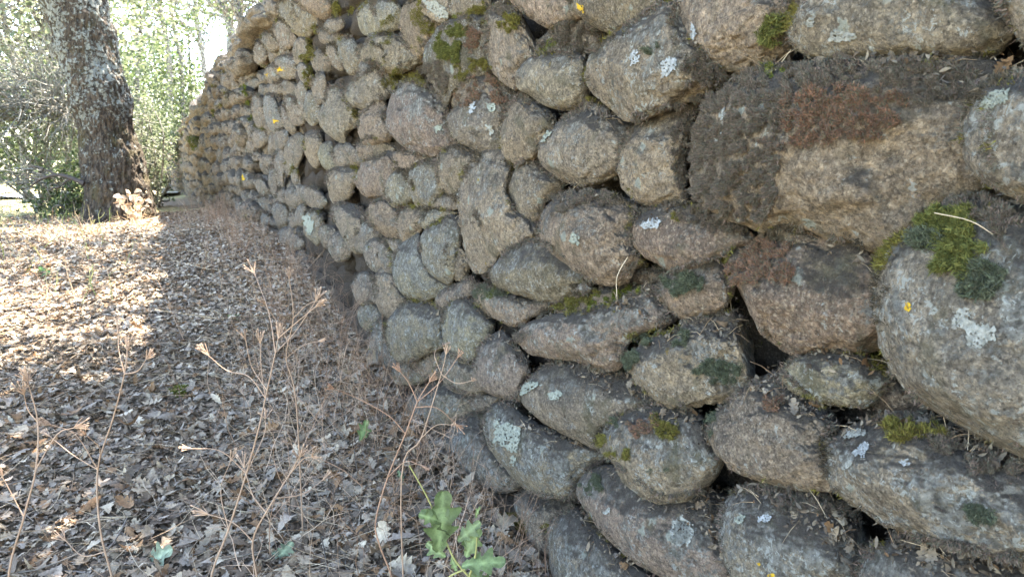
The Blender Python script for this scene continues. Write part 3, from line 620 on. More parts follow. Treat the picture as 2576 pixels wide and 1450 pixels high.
MOSSC = {'d': [(.05, .045, .032), (.08, .065, .048), (.11, .085, .06)], 'k': [(.085, .085, .065), (.13, .11, .085), (.16, .115, .095)], 'g': [(.10, .115, .02), (.17, .17, .03), (.07, .085, .025)], 'y': [(.10, .105, .032), (.07, .08, .025), (.15, .145, .045)],
         'r': [(.24, .125, .08), (.15, .10, .08), (.11, .105, .07)], 'e': [(.075, .09, .055), (.11, .12, .08), (.065, .07, .05)], 'o': [(.13, .12, .03), (.10, .08, .03), (.17, .15, .04)]}
# tile | kind | density factor | blade length mm | outline
MOSS = """
R1|k|1|7|60,1000 90,840 200,700 340,600 560,510 800,470 1100,470 1400,470 1350,600 1000,640 900,760 870,1050 800,1180 820,1400 700,1560 420,1560 200,1490 100,1380 60,1200
R1|r|.9|7|880,700 1000,640 1500,640 1750,700 1700,850 1560,960 1300,1010 1000,1050 850,1060 860,850
R1|k|.5|5|1350,470 1900,450 2200,520 2300,600 2150,700 1700,760 1500,700 1300,620
R1|r|.7|6|640,960 860,900 840,1100 700,1080
R1|k|1.2|9|120,450 200,390 310,400 380,480 380,560 300,600 200,590 140,520
R1|y|.25|14|700,100 820,140 840,280 740,310 680,260
R1|o|.9|7|860,120 920,30 980,10 960,80 900,190
R1|g|.5|10|740,510 830,470 880,500 800,570 740,560
R2|y|.7|13|1820,280 1900,180 2100,170 2200,200 2180,330 2060,380 1950,350 1860,330
R2|y|.4|12|2000,360 2200,340 2350,460 2220,450 2200,600 2160,680 2100,520 2000,610 1940,600
R2|e|1|9|1780,380 1880,330 2060,380 2000,440 1850,440
R2|k|.7|7|1900,180 2100,80 2400,130 2500,200 2400,300 2200,200
R2|e|1.2|9|2120,740 2180,610 2350,550 2470,600 2440,700 2330,780 2200,800
R2|r|.8|8|420,520 560,400 700,390 930,430 960,560 900,700 760,660 600,700 480,680 420,600
R2|e|1|9|0,660 120,610 250,650 300,700 200,740 100,790 60,730 0,700
R2|k|.8|7|0,150 200,130 330,240 450,280 700,340 500,330 300,300 100,200
R2|e|1.1|9|50,1060 120,1000 180,1040 150,1130 80,1150
R2|e|.9|8|200,1320 300,1240 450,1230 600,1290 500,1380 350,1410
R2|k|.7|6|180,960 350,920 500,880 600,960 560,1000 400,960 250,990
F|k|.8|7|1290,835 1340,830 1310,860 1290,850
F|k|1|8|1350,530 1370,495 1420,475 1480,470 1540,480 1560,510 1510,520 1470,510 1420,540 1370,550
F|k|.7|6|1600,530 1680,512 1760,530 1850,580 1800,580 1700,550
F|o|.8|8|1660,545 1700,535 1715,555 1680,560
M2|o|.8|8|2190,220 2300,190 2320,230 2230,250
M2|k|1|8|830,140 880,140 880,330 850,310
M2|g|1.1|9|1620,850 1700,800 1900,740 2050,700 2030,770 1850,830 1700,890 1630,890
M2|o|1|9|1390,860 1500,810 1600,770 1750,760 1700,810 1550,860 1440,890
M2|k|.8|7|1200,940 1350,880 1450,900 1350,930 1220,960
M2|e|1|8|1980,1090 2050,1040 2170,1020 2160,1080 2080,1150 2000,1150
M2|e|1|8|1890,1190 1960,1150 2040,1200 2030,1270 1950,1290 1890,1240
M2|k|.8|7|1040,450 1150,390 1300,370 1310,410 1150,410 1060,460
M2|e|.8|7|830,740 900,690 1000,730 1080,790 960,790 870,810
M2|g|.7|7|930,760 990,740 1000,790 940,800
M2|g|.9|8|620,820 700,790 720,810 650,880
M2|k|.8|7|1080,1010 1150,1000 1130,1120 1070,1090
M2|g|.5|6|790,840 850,840 850,880 800,880
M2|k|.6|6|720,230 760,140 830,100 800,200 750,330
M1|y|1.5|15|550,230 620,180 700,130 820,110 830,200 760,260 740,420 660,440 590,400 560,310
M1|r|1|12|780,200 880,170 910,300 850,380 780,330
M1|o|.9|9|740,90 800,30 920,20 930,80 860,110 780,130
M1|o|1|10|870,140 930,110 940,180 880,200
M1|o|1|11|1030,160 1100,110 1170,170 1160,230 1080,240 1040,210
M1|k|.9|9|960,40 1060,20 1120,90 1040,120 980,100
M1|k|.9|9|1250,360 1320,270 1420,200 1500,150 1640,170 1740,260 1700,380 1560,370 1400,370
M1|g|1|10|1290,340 1380,270 1460,280 1440,330 1360,370 1300,370
M1|k|1|9|1960,860 2000,800 2070,810 2040,870 1970,880
M1|k|.9|7|740,1220 780,1180 830,1210 820,1280 760,1290
M1|k|.9|7|680,1370 720,1320 750,1350 720,1410
M1|k|.8|7|570,1170 610,1160 620,1210 590,1220
M1|k|.6|6|780,910 870,920 860,980 800,960
M1|r|1|11|650,740 720,650 830,560 960,550 1060,650 1100,700 1040,740 930,720 750,760
M1|o|.9|10|700,500 800,420 930,400 940,500 820,540 700,620
M1|k|.9|9|440,460 560,420 650,500 700,560 640,680 560,640 480,560
M1|o|1|9|330,540 400,500 470,520 500,600 440,640 400,570
M1|o|1|9|190,560 280,490 340,500 280,600 220,650 180,620
M1|k|.8|7|250,450 400,420 420,480 280,500
M1|o|.9|8|170,190 230,90 290,90 230,180 190,210
M1|o|1|8|180,270 260,270 240,330 190,330
M1|o|.7|8|330,80 450,60 560,170 540,250 420,200
M1|o|.7|8|400,340 440,250 460,340 420,370
M1|k|.7|7|1040,760 1150,670 1240,720 1150,730 1060,830
M1|k|.8|7|1840,1260 1890,1250 1910,1310 1850,1300
M1|k|.6|6|640,1090 740,1070 760,1130 660,1130
M1|k|.7|7|160,1150 230,1110 270,1170 210,1200
M1|e|.6|6|2040,360 2150,310 2200,360 2100,400
M3|e|1.1|9|1620,790 1700,710 1760,720 1750,830 1660,860
M3|r|.8|9|1960,370 2080,300 2180,340 2150,430 1980,430
M3|o|.9|9|2060,300 2160,300 2200,350 2300,340 2310,430 2200,460 2140,400
M3|o|1|9|1700,450 1760,400 1800,430 1760,520 1710,500
M3|e|.9|9|1780,360 1880,320 1900,380 1820,390
M3|o|.9|8|1780,540 1850,520 1850,570 1790,570
M3|o|.8|8|1880,560 1960,520 1970,610 1900,620
M3|e|.6|6|2080,680 2230,640 2220,690 2100,700
M3|e|.7|7|1150,40 1210,10 1200,50 1150,110
M3|o|.8|7|1870,280 1920,270 1910,310
M3|e|1|8|2490,400 2520,270 2576,190 2600,220 2540,400 2510,430
R3|e|1|9|290,400 310,290 360,200 430,180 400,240 330,320 310,430
R3|r|.5|7|740,190 830,160 860,260 780,300 720,260
R3|o|.9|9|1590,390 1700,340 1820,400 1780,480 1650,470
R3|o|.9|9|1840,400 1920,350 2060,420 1960,470 1860,450
R3|k|.8|7|1120,380 1300,290 1600,270 1800,280 2000,340 1700,330 1400,320 1220,370 1190,480 1120,480
R3|k|.6|7|1900,450 2200,480 2560,640 2560,720 2200,700 1950,560
R3|e|1|8|2160,960 2240,910 2340,960 2320,1030 2200,1030
R3|k|.8|7|420,900 560,800 800,790 1100,850 1400,1020 1300,1020 1100,1000 850,1000 700,860 520,850
R3|k|.7|7|1500,1200 1700,1130 2100,1180 2500,1260 2576,1320 2200,1260 1800,1200 1550,1250
U1|o|1|22|1500,560 1560,280 1640,240 1600,420 1610,700 1600,860 1560,900 1530,700
U1|o|1|22|1750,180 1800,60 1880,20 1900,150 1800,180
U1|o|1|20|1960,90 2020,20 2090,20 2060,80 1980,140
U1|o|1|20|1870,940 1920,1000 2000,1090 2070,1100 2060,1170 1980,1160 1900,1050
U1|k|1|20|1760,760 1850,740 1930,800 1900,860 1800,870
U1|g|1|24|870,880 910,830 940,930 960,940 900,950
U1|g|1|22|1090,660 1190,590 1170,650 1110,680
U1|g|1|26|580,1110 630,1100 620,1150 590,1160
U1|g|1|24|920,1020 960,990 960,1060 930,1070
U1|g|1|24|960,1160 990,1150 990,1230 960,1210
U1|y|.8|30|330,1400 380,1330 420,1370 360,1450 330,1450
U2|y|.8|30|200,200 260,170 270,250 220,280
U2|g|.6|26|350,60 480,60 460,200 400,260 360,150
U2|g|.8|24|970,960 1030,930 1040,1000 990,1030
"""
# tile | material | outline
CRUST = """
R2|w|2100,880 2180,860 2200,960 2260,980 2380,1000 2380,1090 2300,1110 2280,1160 2180,1130 2160,1020 2060,990
R2|y|1730,850 1750,810 1770,850 1760,895 1730,890
R1|g|2270,720 2380,650 2480,650 2470,720 2340,790 2290,780
R1|w|1000,170 1080,70 1090,120 1060,190
R1|w|1170,290 1220,210 1320,220 1400,260 1300,300
R1|w|370,1060 350,980 400,900 420,1000
R1|w|390,800 440,760 450,840 400,860
R1|g|2330,150 2330,140
M3|w|2240,1150 2300,1020 2380,1040 2420,1120 2380,1220 2290,1230
M3|g|980,480 1000,380 1060,340 1180,380 1160,460 1150,550 1100,550 1040,500
M3|g|990,320 1020,320 1010,370 980,380
M3|g|1100,590 1140,580 1140,650 1100,640
M3|g|1370,140 1430,100 1480,130 1450,180 1390,180
M3|g|1150,130 1200,60 1300,50 1330,70 1230,120 1160,160
M3|w|1770,990 1800,940 1820,960 1810,1010
M2|b|2030,270 2110,225 2190,240 2150,290 2070,300
M2|g|1520,370 1550,325 1600,350 1590,410 1540,400
M1|b|1960,490 1960,400 1990,360 2035,390 2020,440 1980,470
M1|b|2180,500 2190,430 2240,405 2300,430 2290,490 2220,550 2190,550
M1|g|930,750 1000,740 1000,790 940,800
M1|b|790,820 830,720 850,730 840,810
M1|w|920,900 960,890 985,960 960,980
M1|g|550,910 600,890 620,940 570,950
M1|y|1580,20 1620,40 1625,85 1590,60
M1|g|1290,1060 1320,980 1400,930 1390,960 1320,1040
M1|w|470,10 560,0 640,60 660,120 600,130 520,80
M1|b|2400,280 2400,160 2440,200 2430,290
R3|w|1280,430 1340,390 1460,400 1440,440 1300,460
R3|b|1350,560 1440,480 1480,500 1440,590 1380,590
R3|b|1690,620 1740,590 1760,650 1720,660
R3|w|1280,670 1330,600 1360,620 1310,680
R3|g|510,1040 550,990 580,1020 560,1080 520,1070
R3|b|670,1030 720,1000 770,1020 740,1060 680,1060
R3|y|670,1350 690,1340 705,1360 690,1370
R3|y|735,1430 760,1415 800,1430 790,1460 740,1450
R3|w|40,1160 60,1050 120,1010 200,1080 200,1180 140,1220 80,1230
U1|y|1230,690 1290,680 1330,710 1250,730
U1|y|1120,750 1150,740 1150,780
U1|y|1200,1210 1240,1200 1260,1230 1210,1240
U2|y|885,510 905,475 930,510 910,535
U2|g|1500,900 1560,860 1620,960 1600,1080 1540,1040
"""
def topx(tl, pts):
    ox, oy, sc = TILES[tl]; P = np.array([[float(q) for q in p.split(',')] for p in pts.split()])
    return P if tl == 'F' else (P / sc + (ox, oy)) / 1.5534
BL = np.array([(-.12, 0, 0), (.12, 0, 0), (.07, .12, .55), (-.07, .12, .55), (0, .38, 1.0)]); BLF = [(0, 1, 2), (0, 2, 3), (3, 2, 4)]
mossacc = {}
def tufts(P, Nn, keys, kind, L, per=7):
    """moss fronds at surface points"""
    pal = np.array(MOSSC[kind])
    for k in np.unique(keys):
        m = keys == k; p = np.repeat(P[m], per, 0); n = np.repeat(Nn[m], per, 0); ln = np.repeat(L[m], per) * rng.uniform(.5, 1.15, len(p))
        p = p + rng.normal(size=p.shape) * (ln * .35)[:, None] - n * (ln * .15)[:, None]
        cl = pal[rng.integers(0, 3, len(p))] * rng.uniform(.7, 1.35, (len(p), 1))
        if kind in 'yg': n = n * .7 + np.array([0, 0, -.45])
        V, F, cc = stamp(BL, BLF, p, frames(n, .55), np.stack([ln * .9, ln, ln], 1), None, cl)
        mossacc.setdefault(int(k), Acc()).add(V, T=F, col=cc)
for ln in MOSS.strip().splitlines():
    tl, kd, dn, bl, pts = ln.split('|'); P = topx(tl, pts); ar = area(P)
    n = int(ar * .42 * float(dn)) + 12; lo, hi = P.min(0) - 6, P.max(0) + 6; U = rng.uniform(lo[0], hi[0], n * 3); Vv = rng.uniform(lo[1], hi[1], n * 3)
    w1 = 5 * vn(np.stack([U / 14, Vv / 14, 0 * U], -1), 3) + 3 * vn(np.stack([U / 5, Vv / 5, 0 * U], -1), 4); w2 = 5 * vn(np.stack([U / 14, Vv / 14, 0 * U + 9], -1), 5)
    dens = vn(np.stack([U / 16, Vv / 16, 0 * U + 3], -1), 8) + .5 * vn(np.stack([U / 6, Vv / 6, 0 * U + 3], -1), 9)
    m = inpoly(U + w1 * 1.6, Vv + w2 * 1.6, P) & (dens > (-.18 if kd in 'kr' else -.45) + .35 * (1 - min(float(dn), 1))); U, Vv, dens = U[m][:n], Vv[m][:n], dens[m][:n]
    pc = P.mean(0); core_ = inpoly(pc[0] + (U - pc[0]) / .78, pc[1] + (Vv - pc[1]) / .78, P); kp = core_ | (dens > .12); U, Vv, dens = U[kp], Vv[kp], dens[kp]
    if not len(U): continue
    H = cast(U, Vv); ok = [i for i, h in enumerate(H) if h is not None]
    if not ok: continue
    hp = np.array([H[i][0] for i in ok]); hn = np.array([H[i][1] for i in ok]); hk = np.array([H[i][2] for i in ok])
    L_ = float(bl) * (.5 if kd in 'yg' and tl[0] != 'U' else .62) / 1000 * rng.uniform(.7, 1.2, len(ok)) * (1 + .5 * np.clip(dens[ok], -.6, 1))
    cushion = np.clip(dens[ok] + .3, 0, 1) * float(bl) / 1000 * 1.6      # mounds
    tufts(hp + hn * cushion[:, None] * .6, hn, hk, kd, L_, 12 if kd in 'yg' else 8)
    if kd in 'ke': tufts(hp, hn, hk, kd, L_ * .6, 5)
# small moss flecks growing along the upper shoulders of many stones
U = rng.uniform(620, 2570, 30000); Vv = rng.uniform(5, 1440, 30000); dens = vn(np.stack([U / 30, Vv / 22, 0 * U], -1), 18)
H = cast(U[dens > .15], Vv[dens > .15]); hit = [h for h in H if h is not None and h[1][2] > .42]
hp = np.array([h[0] for h in hit]); hn = np.array([h[1] for h in hit]); hk = np.array([h[2] for h in hit])
tufts(hp, hn, hk, 'k', np.full(len(hp), .005) * rng.uniform(.6, 1.3, len(hp)), 6)
# dark moss and soil on upper joint edges, doubling as painted joint shade
JU, JV = [], []
for ar_, P_, *_x in items:
    cv_ = curve(np.concatenate([P_, P_[:1]]), 6); c_ = P_.mean(0); m_ = int(np.linalg.norm(np.diff(cv_, axis=0), axis=1).sum() * (1.6 if ar_ > 4000 else 1.1))
    q = cv_[rng.integers(0, len(cv_), m_)]; q = q + (c_ - q) * np.abs(rng.normal(0, .05, (m_, 1))) + rng.normal(0, 2.0, q.shape)
    up_ = (c_[1] - q[:, 1]) / (np.ptp(P_[:, 1]) / 2); kp = (rng.uniform(0, 1, m_) < np.clip(.22 + .6 * up_, .06, .9)) & (vn(np.stack([q[:, 0] / 26, q[:, 1] / 26, 0 * q[:, 0]], -1), 44) > -.22)
    JU.append(q[kp, 0]); JV.append(q[kp, 1])
JU = np.concatenate(JU); JV = np.concatenate(JV); H = cast(JU, JV); gi = [i for i, h in enumerate(H) if h is not None and h[0][1] < 14]
hp = np.array([H[i][0] for i in gi]); hn = np.array([H[i][1] for i in gi]); hk = np.array([H[i][2] for i in gi]); sel = vn(np.stack([JU[gi] / 60, JV[gi] / 60, 0 * JU[gi]], -1), 45)
ln_ = (.0055 + .0022 * hp[:, 1].clip(0, 10)) * rng.uniform(.7, 1.4, len(hp))
for kd_, m_ in (('k', sel < .35), ('o', (sel >= .35) & (sel < .5)), ('d', sel >= .5)): tufts(hp[m_], hn[m_], hk[m_], kd_, ln_[m_], 9)
for k, ac in mossacc.items(): o = ac.build("moss", M_MOSS); under(o, stones[k][0]) if False else None; o.parent = stones[k][0]; o.matrix_parent_inverse = (Matrix.Translation(-Vector(stones[k][0].location)) @ Matrix.Identity(4)) if k < len(stones) - 1 else Matrix.Translation(-Vector(WALL_T.location) * 0)
bpy.context.view_layer.update()
for k, s_ in enumerate(stones):
    for c_ in s_[0].children: c_.matrix_parent_inverse = s_[0].matrix_world.inverted(); c_.matrix_basis = Matrix.Identity(4)
LM = {'w': M_LW, 'g': M_LG, 'b': M_LB, 'y': M_LY}
cen_all = [s[1][s[2]].mean(1) for s in stones]
prj = [project(c) for c in cen_all]; nrm_all = []
for s_ in stones:
    T = s_[1][s_[2]]; nn_ = np.cross(T[:, 1] - T[:, 0], T[:, 2] - T[:, 0]); nrm_all.append(nn_ / (np.linalg.norm(nn_, axis=1)[:, None] + 1e-12))
for ln in CRUST.strip().splitlines():
    tl, kd, pts = ln.split('|'); P = topx(tl, pts)
    if len(P) < 3: continue
    cu, cv = P.mean(0); h = cast([cu], [cv])[0]
    if h is None: continue
    k = h[2]; u, v, f = prj[k]; cn = cen_all[k]; near = np.linalg.norm(cn - h[0], axis=1) < .3
    j1 = 4 * vn(np.stack([u / 5, v / 5, 0 * u], -1), 2); m = inpoly(u + j1, v + 4 * vn(np.stack([u / 5, v / 5, 0 * u + 5], -1), 2), P) & near & (((CAM - cn) * nrm_all[k]).sum(1) > 0)
    holes = vn(np.stack([u / 3.5, v / 3.5, 0 * u + 9], -1), 12) > -.62
    m &= holes
    if m.sum() < 3: continue
    Fs = stones[k][2][m]; ids, inv = np.unique(Fs, return_inverse=True); Vs = stones[k][1][ids]; vnrm = np.zeros((len(ids), 3)); inv = inv.reshape(Fs.shape)
    for q in range(3): np.add.at(vnrm, inv[:, q], nrm_all[k][m])
    vnrm /= np.linalg.norm(vnrm, axis=1)[:, None]; dist = np.linalg.norm(Vs - CAM, axis=1)[:, None]
    Vs = Vs + vnrm * (.0014 + .0016 * np.abs(vn(Vs * 300, 3))[:, None]) * np.clip(dist, 1, 3)
    o = np_mesh("lichen", Vs, [inv], LM[kd], smooth=True); o.parent = stones[k][0]; o.matrix_parent_inverse = stones[k][0].matrix_world.inverted()
# ---------------------------------------------------------------- leaf litter
def leaf_template(lobes=4, fine=True):
    """oak leaf along +Y, length 1, with a midrib row so it can curl"""
    ys = np.linspace(0, 1, lobes * 2 + 3 if fine else 4)
    wd = []
    for i, y_ in enumerate(ys):
        e = .30 * math.sin(math.pi * min(1, y_ * .96 + .04)) ** .8 * (.75 + .5 * y_)
        wd.append(e * (1.0 if i % 2 else .52) if fine else e)
    wd[0] = .02; wd[-1] = .05
    V = []
    for i, y_ in enumerate(ys):
        tip = .05 if (fine and i % 2) else 0
        V += [(-wd[i], y_ + tip, 0), (0, y_, 0), (wd[i], y_ + tip, 0)]
    V = np.array(V); V[:, 1] -= .5
    F = []
    for i in range(len(ys) - 1):
        a_ = i * 3; F += [(a_, a_ + 1, a_ + 4, a_ + 3), (a_ + 1, a_ + 2, a_ + 5, a_ + 4)]
    return V, F
LT, LTF = leaf_template(4); LS, LSF = leaf_template(0, False)
LC = 1.14 * np.array([1.06, 1.0, .90]) * np.array([(.16, .125, .095), (.21, .17, .13), (.25, .21, .165), (.12, .092, .07), (.19, .165, .14), (.31, .27, .22), (.17, .105, .06), (.23, .20, .175), (.10, .08, .065)])
def litter(n, box, tmpl, tf, smin, smax, zup, pick=None):
    x = rng.uniform(box[0], box[1], n); y_ = rng.uniform(box[2], box[3], n)
    if pick is not None: m = pick(x, y_); x, y_ = x[m], y_[m]; n = len(x)
    P = np.stack([x, y_, gz(x, y_) + rng.uniform(0, zup, n)], 1); nr = np.tile([0, 0, 1.0], (n, 1))
    sc = rng.uniform(smin, smax, n); cu = rng.normal(size=(n, 3)) * np.array([1.6, .8, .8])
    cl = LC[rng.integers(0, len(LC), n)] * rng.uniform(.7, 1.25, (n, 1))
    return stamp(tmpl, tf, P, frames(nr, .27), np.stack([sc * rng.uniform(.7, 1.2, n), sc, sc], 1), cu, cl)
def infov(x, y_):
    P = np.stack([x, y_, gz(x, y_)], 1); u, v, f = project(P); return (f > .2) & (u > -300) & (u < 1700) & (v > 100) & (v < 1750)
A = Acc()
V, F, cc = litter(21000, (-3.2, .02, .9, 4.8), LT, LTF, .03, .072, .022, infov); A.add(V, Q=F, col=cc)
V, F, cc = litter(60000, (-3.0, .02, .9, 4.8), LS, LSF, .006, .024, .012, infov); A.add(V, Q=F, col=cc)
V, F, cc = litter(700, (-2.6, .0, 1.2, 4.0), LT, LTF, .075, .115, .04, infov); A.add(V, Q=F, col=cc)
LC = LC * 1.3  # far litter dustier, and painted brighter to strengthen the sunlit patch
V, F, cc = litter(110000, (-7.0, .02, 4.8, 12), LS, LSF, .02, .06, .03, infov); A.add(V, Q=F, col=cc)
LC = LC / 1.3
A.build("leaf_litter", M_LEAF)['kind'] = 'stuff'
tag(bpy.data.objects["leaf_litter"], "dead brown oak leaves carpeting the ground beside the wall", "leaf litter")
# straw, twigs and needles lying about
A = Acc()
def sticks(n, box, l0, l1, r0, r1, flat, cols, upz=0.0, kinks=5, wob=.12):
    for _ in range(n):
        x = random.uniform(box[0], box[1]); y_ = random.uniform(box[2], box[3])
        if not infov(np.array([x]), np.array([y_]))[0]: continue
        L = random.uniform(l0, l1); th = random.uniform(0, 6.283); el = random.uniform(0, flat) if not upz else random.uniform(upz * .5, upz)
        d = np.array([math.cos(th) * math.cos(el), math.sin(th) * math.cos(el), math.sin(el)]); p = np.array([x, y_, float(gz(x, y_)) + .006 + random.uniform(0, .015)]); P = [p]
        for i in range(kinks): d = d + rng.normal(size=3) * wob; d[2] -= .02 if upz else 0; d /= np.linalg.norm(d); p = p + d * L / kinks; p[2] = max(p[2], float(gz(p[0], p[1])) + .004); P.append(p)
        r = random.uniform(r0, r1); c_ = random.choice(cols); f = random.uniform(.75, 1.25)
        A.tube(P, np.linspace(r, r * .5, len(P)), 3, tuple(q * f for q in c_))
STR = [(.42, .32, .21), (.30, .21, .13), (.50, .40, .28), (.24, .15, .09)]
sticks(3200, (-3.2, -.03, .9, 5), .06, .28, .0007, .0016, .25, STR)
sticks(1500, (-7, 0, 4.8, 11), .12, .5, .0015, .003, .25, STR)
sticks(260, (-3.0, -.03, .9, 5), .1, .35, .0022, .005, .12, [(.10, .085, .07), (.16, .13, .105)])
o = A.build("fallen_twigs", M_STRAW); tag(o, "dry straw and twigs lying over the dead leaves", "twigs", kind='stuff')
# ---------------------------------------------------------------- dry weeds tangled along the foot of the wall
A = Acc()
def weed(A, p, h, r, col, depth=0, lean=None):
    d = np.array([0, 0, 1.0]) + rng.normal(size=3) * .25 if lean is None else lean; d /= np.linalg.norm(d); n = 5; P = [np.array(p, float)]
    for i in range(n): d = d + rng.normal(size=3) * .13; d /= np.linalg.norm(d); P.append(P[-1] + d * h / n)
    A.tube(P, np.linspace(r, r * .45, n + 1), 3, col)
    if depth < 2:
        for i in range(2, n + 1):
            for _ in range(random.choice((0, 1, 1, 2)) if depth == 0 else random.choice((0, 1))):
                weed(A, P[i], h * random.uniform(.25, .45), r * .55, col, depth + 1, d + rng.normal(size=3) * .7)
for _ in range(800):
    y_ = 1.6 + 9.5 * random.random() ** 1.25; x = -.03 - abs(random.gauss(0, .30)) - (0 if y_ < 6 else random.random() * .3)
    c_ = random.choice([(.27, .165, .105), (.35, .225, .15), (.17, .10, .065), (.42, .30, .21)]); h = random.uniform(.10, .45) * (1 if 2.6 < y_ < 6 else .7)
    weed(A, (x, y_, float(gz(x, y_))), h, random.uniform(.0006, .0012) * (1 + .10 * y_), c_)
for _ in range(55):
    y_ = random.uniform(1.9, 4.6); x = random.uniform(-.85, -.12)
    weed(A, (x, y_, float(gz(x, y_))), random.uniform(.18, .42), random.uniform(.0014, .0022), random.choice([(.46, .32, .23), (.38, .24, .16), (.50, .38, .28)]))
o = A.build("dry_undergrowth", M_STRAW); tag(o, "tangle of thin brown dried weeds along the foot of the stone wall", "undergrowth", kind='stuff')
A = Acc()
for _ in range(900):
    x = random.uniform(-6.5, -1.2); y_ = random.uniform(5.5, 16); h = random.uniform(.06, .28)
    weed(A, (x, y_, float(gz(x, y_))), h, random.uniform(.0025, .005), random.choice([(.42, .36, .2), (.34, .33, .13), (.45, .33, .22), (.20, .25, .07)]), 1)
o = A.build("dry_grass", M_STRAW); tag(o, "thin straw coloured grass in the sunny clearing left of the oak", "grass", kind='stuff')
# ---------------------------------------------------------------- tall dry stalks in front: traced, each standing at its own distance
def lift(pts, dist, spread=.06):
    """pixels -> points on an upright plane at the given forward distance, jittered in depth"""
    out = []; dj = 0
    for k, (u, v) in enumerate(pts):
        d = ray(u, v); t = (dist + dj) / (d @ FH); out.append(CAM + d * t); dj += random.gauss(0, spread) * (k > 0)
    return np.array(out)
def umbel(A, p, d, s, col):
    for _ in range(random.randint(8, 12)):
        q = d + rng.normal(size=3) * .25; q /= np.linalg.norm(q); e = p + q * s * random.uniform(.6, 1.1)
        A.tube([p, (p + e) / 2 + rng.normal(size=3) * s * .03, e], [.0011, .0010, .0008], 4, col)
        if random.random() < .5: A.tube([e, e + q * s * .12, e + q * s * .22], [.001, .0022, .0006], 4, tuple(c * 1.15 for c in col))
def stalk(dist, lines, heads, label, r0=.0031, hs=.038, col=(.30, .20, .135)):
    base = ground_at(*lines[0][0]) if lines[0][0][1] < 1440 else None
    P0 = lift(lines[0], dist, .02)
    foot = P0[0].copy(); z = float(gz(foot[0], foot[1]))
    if foot[2] > z: P0 = np.concatenate([[np.array([foot[0], foot[1], z - .01])], P0])
    t = empty("dry_stalk", (P0[0][0], P0[0][1], z), label, "dry stalk", "dry branching stalks in the foreground")
    A = Acc(); C0 = curve(P0, 5); A.tube(C0, np.linspace(r0, r0 * .45, len(C0)), 7, col)
    for ln in lines[1:]:
        B = Acc()
        st = lift([ln[0]], dist)[0]; k = np.argmin(np.linalg.norm(C0 - st, axis=1)); q = lift(ln, dist, .025); q = q + (C0[k] - st) * np.linspace(1, 0, len(q))[:, None]
        dd = random.gauss(0, .05); q = q + FH * (np.linspace(0, 1, len(q)) * dd)[:, None]
        cv_ = curve(q, 4); B.tube(cv_, np.linspace(r0 * .5, r0 * .28, len(cv_)), 6, tuple(c * 1.1 for c in col))
        dv = cv_[-1] - cv_[-2]; dv /= np.linalg.norm(dv); umbel(B, cv_[-1], dv, hs * random.uniform(.7, 1.1), tuple(c * 1.2 for c in col)); under(B.build("branch", M_STRAW), t)
    dv = C0[-1] - C0[-2]; umbel(A, C0[-1], dv / np.linalg.norm(dv), hs, tuple(c * 1.2 for c in col))
    for i_ in range(2, len(C0) - 1, 7): A.tube([C0[i_] - (C0[i_+1]-C0[i_]) * .12, C0[i_], C0[i_] + (C0[i_+1]-C0[i_]) * .12], [r0 * .6, r0 * 1.25, r0 * .6], 7, tuple(c * .8 for c in col))
    under(A.build("stem", M_STRAW, smooth=True), t)
    return t
stalk(1.75, [[(528, 1470), (575, 1330), (620, 1190), (650, 1080), (668, 1000), (690, 900), (700, 850)], [(668, 1000), (620, 950), (560, 940), (505, 905)], [(655, 985), (640, 930), (632, 880)], [(640, 960), (605, 920), (592, 868)],
    [(690, 880), (730, 840), (775, 770)], [(690, 880), (660, 790), (610, 700)], [(620, 1190), (560, 1130), (490, 1120)], [(620, 1190), (650, 1110), (640, 1080)], [(575, 1330), (540, 1250), (550, 1190)], [(700, 850), (760, 800), (810, 760)]], 0,
    "tallest branching dry stalk, rising in the lower middle before the sunlit leaves")
stalk(1.7, [[(648, 1470), (636, 1360), (680, 1270), (730, 1190), (752, 1150)], [(730, 1190), (765, 1150), (790, 1140)], [(680, 1270), (640, 1240), (610, 1180)], [(636, 1360), (590, 1310), (530, 1285)], [(700, 1240), (760, 1245), (800, 1225)]], 0,
    "short dry stalk with a bristly head, just right of the tallest stalk", .0031, .04)
stalk(1.8, [[(285, 1470), (252, 1330), (246, 1180), (285, 1050), (313, 940), (320, 880)], [(246, 1180), (170, 1150), (100, 1110)], [(313, 940), (285, 885), (270, 850)], [(313, 940), (360, 925), (392, 890)], [(252, 1200), (200, 1100), (140, 1060)], [(246, 1180), (262, 1120), (240, 1080)], [(262, 1380), (200, 1400), (150, 1370)]], 0,
    "branching dry stalk beside the sunlit patch, left of the tallest stalk")
stalk(1.6, [[(20, 1480), (60, 1300), (90, 1180), (95, 1060), (70, 960)], [(90, 1180), (130, 1100), (160, 1090)], [(60, 1300), (20, 1230), (0, 1200)], [(95, 1060), (50, 1040), (20, 1010)]], 0,
    "dry stalk rising at the left edge of the view", .003)
stalk(1.95, [[(985, 1450), (955, 1370), (945, 1310), (975, 1200), (1020, 1090), (1050, 1010), (1080, 960)], [(1020, 1090), (980, 1040), (900, 990), (850, 965)], [(1050, 1010), (1030, 960), (1010, 930)], [(1050, 1000), (1105, 960), (1150, 905)], [(975, 1200), (1020, 1160), (1060, 1170)], [(1045, 1020), (1100, 1020), (1150, 1060)]], 0,
    "thin reddish dry stalk leaning over the low grey stones", .003, .03, (.33, .19, .12))
stalk(1.75, [[(1010, 1200), (1060, 1100), (1110, 940), (1122, 890)], [(1110, 950), (1090, 900), (1110, 880)], [(1110, 950), (1150, 960), (1190, 940)], [(1060, 1100), (1100, 1060), (1140, 1050)]], 0,
    "thin dry stalk standing against the pebble-like stones by the oak seedling", .0022, .02)
